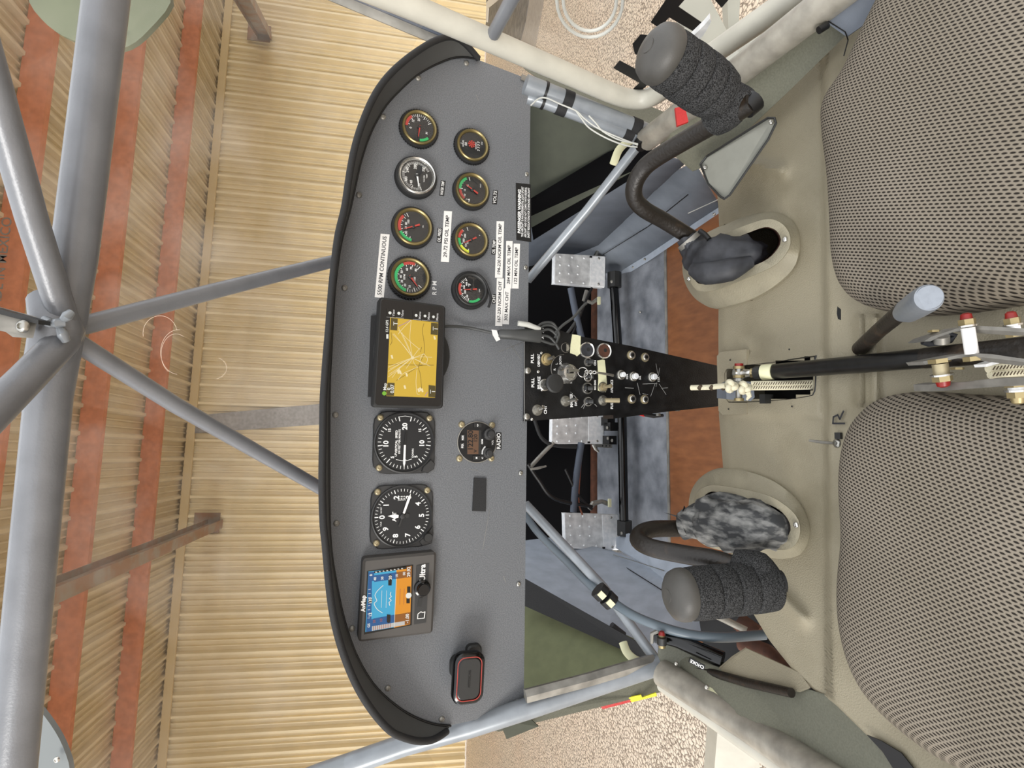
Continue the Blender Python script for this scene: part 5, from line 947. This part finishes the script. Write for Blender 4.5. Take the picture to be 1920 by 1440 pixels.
def crumple(o, amp, sc):
    for v in o.data.vertices:
        p = v.co*sc; v.co += v.normal*(amp*(NZ.noise(p)+.5*NZ.noise(p*2.3)+.3*abs(NZ.noise(p*5))))
    return o
def radii(xs, n): t = np.interp(np.linspace(0, len(xs)-1, n), range(len(xs)), xs); return [(x, x) for x in t]
g = thing('control_stick', 'right control stick, bent black tube with upright foam grip', 'control stick', PZ(1330, 480, ZD))
T('stick_tube', [D(1330, 465, .70), D(1300, 448, .695), D(1247, 415, .68), D(1210, 394, .665), D(1191, 374, .655), D(1189, 350, .645), D(1200, 325, .635), D(1225, 300, .62), D(1297, 256, .575), D(1372, 214, .53), D(1412, 190, .51)], .0094, 'stick', g, 18, 5)
mk('tube_end', MB().tube([D(1398, 205, .515), D(1416, 188, .515)], [.0090, .0098], 14), 'black', g)
T('foam_sleeve', [D(1338, 226, .545), D(1362, 205, .53), D(1386, 160, .515)], [.0150, .0180, .0150], 'foam', g, 24, 5)
grip(g, (1352, 180), .505, (1248, 108), .50, .0238, [(.26, .90, 1.0), (.25, 1.01, 1.02), (.25, 1.02, 1.01), (.24, 1.0, .99)])
n = 21; crumple(mk('boot', MB().tube(smooth_path([D(1288, 442, .69), D(1306, 466, .69), D(1330, 486, .675), D(1368, 482, .655), D(1402, 474, .645), D(1430, 474, .65)], 4), radii([.0135, .0185, .0245, .0235, .0185, .008], n), 40, flat=nn), 'boot', g, smooth=60), .006, 60)
mk('boot_fold', MB().tube(smooth_path([D(1300, 505, .665), D(1325, 512, .65), D(1370, 505, .635), D(1410, 490, .63)], 4), radii([.008, .013, .013, .006], 13), 16), 'boot', g, smooth=60)
mk('boot_clamp', MB().tube([D(1290, 448, .688), D(1296, 455, .688)], .0152, 24), 'aludull', g); mk('clamp_tail', MB().tube([D(1312, 433, .66), D(1322, 440, .655), D(1330, 449, .65)], .003, 8), 'black', g)
g = thing('control_stick', 'left control stick, dusty boot and foam grip lying forward', 'control stick', PZ(1350, 980, ZD))
T('stick_tube', [D(1300, 990, .69), D(1262, 991, .68), D(1225, 992, .665), D(1202, 1000, .655), D(1198, 1014, .64), D(1225, 1028, .62), D(1285, 1040, .60), D(1350, 1052, .58), D(1440, 1085, .56)], .0096, 'stick', g, 18, 5)
mk('tube_end', MB().tube([D(1452, 1092, .555), D(1468, 1090, .555)], .0105, 14), 'black', g)
T('foam_sleeve', [D(1372, 1050, .575), D(1415, 1068, .565), D(1452, 1108, .56)], [.0110, .0190, .0150], 'foam', g, 24, 5)
grip(g, (1446, 1098), .565, (1288, 1114), .48, .0243, [(.29, .97, .99), (.22, .99, 1.0), (.22, 1.0, 1.01), (.27, 1.01, .99)])
n = 25; crumple(mk('boot', MB().tube(smooth_path([D(1283, 985, .68), D(1300, 980, .67), D(1325, 978, .66), D(1370, 982, .63), D(1420, 986, .605), D(1455, 992, .595), D(1478, 992, .60)], 4), radii([.0135, .0180, .0240, .0265, .0255, .0200, .009], n), 40, flat=nn), 'bootdust', g, smooth=60), .006, 60)
mk('boot_fold', MB().tube(smooth_path([D(1310, 945, .68), D(1350, 940, .655), D(1400, 952, .63), D(1440, 965, .61)], 4), radii([.006, .011, .011, .006], 13), 16), 'bootdust', g, smooth=60)
mk('boot_collar', MB().tube([D(1281, 986, .68), D(1292, 984, .675)], .0150, 24), 'bootdust', g); mk('tie_tail', MB().prism([D(1278, 965, .675), D(1283, 948, .67), D(1290, 962, .672)], nn.normalized()*.001), 'black', g); mk('tie_tail', MB().prism([D(1245, 961, .68), D(1275, 968, .675), D(1275, 972, .675)], nn.normalized()*.001), 'black', g)
# ================================================================== FLAP LEVER, ROPE, BRACKETS
g = thing('flap_lever', 'long black flap lever tube with rod end running between the seats', 'lever', D(1600, 670, .55))
mk('tube', MB().tube([D(1450, 697, .615), D(1560, 687, .545), D(1620, 682, .51), D(1740, 671, .454)], [.0080]*4, 20), 'blacktube', g, smooth=60); mk('upper_tube', MB().tube([D(1735, 671.5, .455), D(1990, 648, .368)], [.0082, .0084], 20), 'stick', g, smooth=60)
mk('cream_band', MB().tube([D(1430, 698.5, .622), D(1450, 697, .613)], .0084, 20), 'masking', g); mk('end_plug', MB().tube([D(1416, 699, .628), D(1432, 698, .62)], .0072, 8), 'blackplastic', g, smooth=20); mk('jam_nut', MB().tube([D(1407, 699, .632), D(1414, 699, .63)], .0052, 6), 'brassnut', g, smooth=20)
mk('rod_end', MB().tube([D(1410, 699, .632), D(1398, 699.5, .635), D(1388, 700, .637), D(1376, 700.5, .637)], [.0040, .0045, .0075, .0050], 12), 'chrome', g, smooth=60)
for v, r, m in ((684, .0045, 'redcap'), (689, .0058, 'brassnut'), (706, .0062, 'brassnut'), (712, .0056, 'steel'), (749, .0050, 'brassnut')): mk('bolt_washer', MB().tube([D(1385.5, v-2.5, .630), D(1385.5, v+2.5, .630)], r, 12), m, g)
mk('pivot_bolt', MB().tube([D(1385.5, 682, .633), D(1385.5, 750, .636)], .0035, 10), 'steel', g)
mk('clevis_block', MB().prism([D(u, v, .65) for u, v in ((1362, 722), (1380, 714), (1412, 716), (1415, 745), (1408, 752), (1362, 748))], nn.normalized()*.03), 'sheetgrey', g); mk('small_bolt', MB().box(D(1437, 748, .64), (.010, .008, .012)), 'blackplastic', g)
g = thing('cord', 'cream braided cord with two knots from the console to the centre recess', 'cord', D(1420, 725, .62))
mk('strand', MB().tube([D(1296, 727, .66), D(1330, 726, .645), D(1362, 723, .62)], .0030, 10), 'rope', g)
for k in range(6): mk('braid_fleck', MB().tube([D(1300+k*11, 725, .657-.006*k), D(1304+k*11, 728, .655-.006*k)], .0033, 6), 'ropemark', g) if k % 2 else None
for v, dd in ((719.5, 0), (727, .001)): mk('strand', MB().tube([D(1408, v, .617), D(1470, v-.8, .605+dd), D(1527, v-2, .592)], .0030, 10), 'rope', g)
mb = MB()
for k in range(24):
    for v in (719.3, 726.8): mb.stroke([D(1412+k*4.6, v+2.2-k*.07, .6118-k*.0010), D(1414.5+k*4.6, v-2.2-k*.07, .6118-k*.0010)], .0009, -nn, .0012)
mk('braid_flecks', mb, 'ropemark', g, kind='stuff', smooth=0)
def knot(cu, cv, d, R_):
    P = [D(cu+R_*math.cos(t)*(.75+.35*math.cos(3*t)), cv+R_*math.sin(t)*(.75+.35*math.cos(3*t)), d-.004*math.sin(3*t)) for t in [2*PI*k/40 for k in range(41)]]; mk('knot', MB().tube(P, .0032, 10, False), 'rope', g, smooth=60)
knot(1371, 724, .614, 8); knot(1396, 727, .612, 8)
mk('frayed_end', MB().tube([D(1368, 732, .612), D(1370, 737, .612)], [.003, .0008], 8), 'rope', g); mk('frayed_end', MB().tube([D(1402, 735, .61), D(1405, 743, .61), D(1400, 750, .61)], [.003, .0026, .001], 8), 'rope', g)
g = thing('trim_lever', 'short dark lever with silver capped knob leaning over the right cushion', 'lever', D(1650, 620, .4950))
mk('rod', MB().tube([D(1612, 654, .525), D(1650, 618, .475), D(1698, 578, .4230)], [.0066, .0062, .0064], 16), 'stick', g, smooth=60)
mk('knob', MB().tube([D(1690, 588, .4302), D(1703, 582, .4212), D(1722, 570, .4005), D(1738, 560, .3843), D(1742, 558, .3807)], [.0062, .0088, .0094, .0094, .0086], 28), 'knobgrey', g, smooth=50)
q = D(1742.4500, 557.4500, .3802); mk('cap_face', MB().lathe(q, q*-1+(D(1742, 558, .3807)-D(1722, 570, .4005))*6, [(.0080, 0), (.0076, .0010)], 28), 'knobgrey', g)
# aluminium side plates, spacers and pulley on the flap lever (nearer the camera)
def plate(P, lb, d0, d1, th=.0032, m='aludull'):
    g = thing('lever_plate', lb, 'plate', D(P[0][0], P[0][1], d0)); u0 = min(p[0] for p in P); u1 = max(p[0] for p in P)
    pts = [D(u, v, d0-.012+(d1-d0-.010)*(u-u0)/(u1-u0)) for u, v in P]; mk('plate', MB().prism(pts, nn.normalized()*.018), m, g, smooth=20); return g
plate(((1733, 640), (1745, 632), (1800, 614), (1822, 610), (1960, 618), (1960, 625), (1822, 617), (1790, 622), (1760, 632), (1745, 640)), 'upper bent aluminium plate of the flap lever bracket', .4365, .3690)
plate(((1730, 678), (1800, 665), (1820, 662), (1860, 664), (1900, 670), (1960, 678), (1960, 684), (1880, 674), (1830, 669), (1800, 671), (1735, 684)), 'middle aluminium plate between spacer and pulley', .4338, .3645)
plate(((1744, 721), (1770, 717), (1845, 716), (1896, 710), (1960, 707), (1960, 722), (1896, 724), (1845, 727), (1770, 733), (1746, 734)), 'lower thick aluminium plate beside the left cushion', .4410, .3600)
g = thing('pulley_cap', 'dark slotted pulley cap at the tip of the upper lever plate', 'pulley', D(1755, 637, .4410)); mk('rim', MB().tube([D(u, v, .4365) for u, v in ((1730, 641), (1736, 634), (1752, 628), (1775, 626), (1790, 629), (1782, 638), (1762, 643), (1742, 645), (1730, 641))], .0022, 10), 'boot', g); mk('face', MB().prism([D(u, v, .4383) for u, v in ((1731, 641), (1752, 629), (1788, 629), (1765, 643), (1742, 645))], nn.normalized()*.002), 'blackplastic', g); mk('hub', MB().tube([D(1765, 630, .4320), D(1765, 642, .4338)], .0055, 12), 'aludull', g)
def bolt(u0, v0, u1, v1, r, d, lb, cap='redcap', capside=0, sp='alubright'):
    g = thing('bolt_and_spacer', lb, 'bolt', D(u0, v0, d)); d = d-.018; a, b = D(u0, v0, d), D(u1, v1, d); mk('spacer', MB().tube([a.lerp(b, .08), a.lerp(b, .92)], r, 20), sp, g, smooth=40)
    e, f = (a, (a-b).normalized()) if capside == 0 else (b, (b-a).normalized())
    mk('nut', MB().tube([e, e+f*.0042], r*1.25, 6), 'brassnut', g, smooth=20); mk('washer', MB().tube([e-f*.001, e+f*.0003], r*1.4500, 20), 'chrome', g); mk('cap', MB().tube([e+f*.0038, e+f*.0075, e+f*.0085], [r*.95, r*.8, r*.4], 14), cap, g)
    h = b if capside == 0 else a; mk('head', MB().tube([h, h-f*.003], r*1.4, 6), 'brassnut', g, smooth=20)
bolt(1814, 610, 1823, 668, .0040, .4095, 'long white spacer bolt with red cap joining two lever plates', sp='white'); bolt(1899, 608, 1902, 622, .0036, .3915, 'short red-capped bolt on the upper lever plate')
bolt(1762, 680, 1766, 704, .0050, .4302, 'stubby red-capped bolt with silver sleeve below the lever tube', capside=1, sp='screwtan'); bolt(1906, 725, 1907, 733, .0045, .3870, 'brass hex bolt through the lower plate near the frame edge', 'brassnut', 1)
for u, v in ((1795, 691), (1752, 621)): single('nut', MB().tube([D(u, v-2, .4230), D(u, v+2, .4230)], .0042, 6), 'brassnut', ('brass nut under the middle lever plate', 'brass nut on the tip of the upper lever plate')[u < 1770], 'nut')
g = thing('rope_pulley', 'aluminium pulley wound with cream braided cord at the frame edge', 'pulley', D(1900, 685, .3960))
mk('flange', MB().prism([D(u, v, .3870) for u, v in ((1848, 683), (1870, 676), (1960, 670), (1960, 674), (1875, 681), (1850, 688))], nn.normalized()*.01), 'alubright', g)
for P in (((1852, 692), (1875, 688), (1960, 684)), ((1856, 703), (1880, 700), (1960, 697))): mk('cord_turn', MB().tube([D(u, v, .3888) for u, v in P], .0027, 12), 'rope', g, smooth=60)
mb = MB()
for k in range(14):
    for v in (690, 702): mb.stroke([D(1862+k*6.4500, v+3-k*.4950, .3830), D(1866+k*6.4500, v-3-k*.4950, .3830)], .0009, -nn, .0)
mk('braid_flecks', mb, 'ropemark', g, kind='stuff', smooth=0)
# ================================================================== SEATS
def cushion(P, label, zt, th, hu):
    g = thing('seat_cushion', label, 'seat', PZ(1800, (P[0][1]+P[-1][1])/2, zt), 'seat cushions')
    pts = [PZ(u, v, zt-th*.35) for u, v in P]; R0 = resample(smooth_path(pts, 4, True)+[pts[0]], 97)[:-1]; c = sum(R0, V())/len(R0)
    rings = []
    for f, dz in ((.985, -th), (1.0, -th*.75), (1.0, -th*.45), (.985, -th*.2), (.955, -.004), (.91, .004), (.85, .009), (.75, .013), (.6, .016), (.4, .018), (.2, .0185), (.02, .0187), (.001, .0187)):
        rings.append([V((c.x+(p.x-c.x)*f, c.y+(p.y-c.y)*f, zt+dz)) for p in R0])
    mb = MB(); n = 96; mb.v = [p for r in rings for p in r]
    for i in range(len(rings)-1):
        for k in range(n): mb.f.append((i*n+k, i*n+(k+1) % n, (i+1)*n+(k+1) % n, (i+1)*n+k))
    mb.f.append(tuple(range((len(rings)-1)*n, len(rings)*n)))
    mk('cushion', mb, 'cloth', g, smooth=80, sub=1)
    return g
ZS = -.455
cushion([(1592, 130), (1552, 190), (1550, 250), (1560, 330), (1566, 420), (1570, 500), (1584, 545), (1622, 575), (1700, 590), (1800, 585), (1960, 560), (2100, 540), (2120, 100), (2100, -160), (1900, -160), (1700, -60), (1640, 30)], 'right seat cushion in grey-brown woven cloth', ZS, .045, 0)
cushion([(1588, 1000), (1583, 900), (1588, 830), (1605, 785), (1650, 745), (1720, 733), (1800, 738), (1960, 745), (2120, 750), (2140, 1200), (2120, 1600), (1960, 1560), (1860, 1470), (1760, 1420), (1660, 1340), (1610, 1270), (1584, 1180), (1580, 1090)], 'left seat cushion in grey-brown woven cloth', ZS, .045, 0)
single('belt_slot', MB().prism([PZ(u, v, ZD+.018) for u, v in ((1625, 1378), (1650, 1388), (1690, 1412), (1720, 1450), (1680, 1450), (1655, 1410))], (0, 0, -.001)), 'black', 'dark torn opening beside the left cushion corner', 'opening')
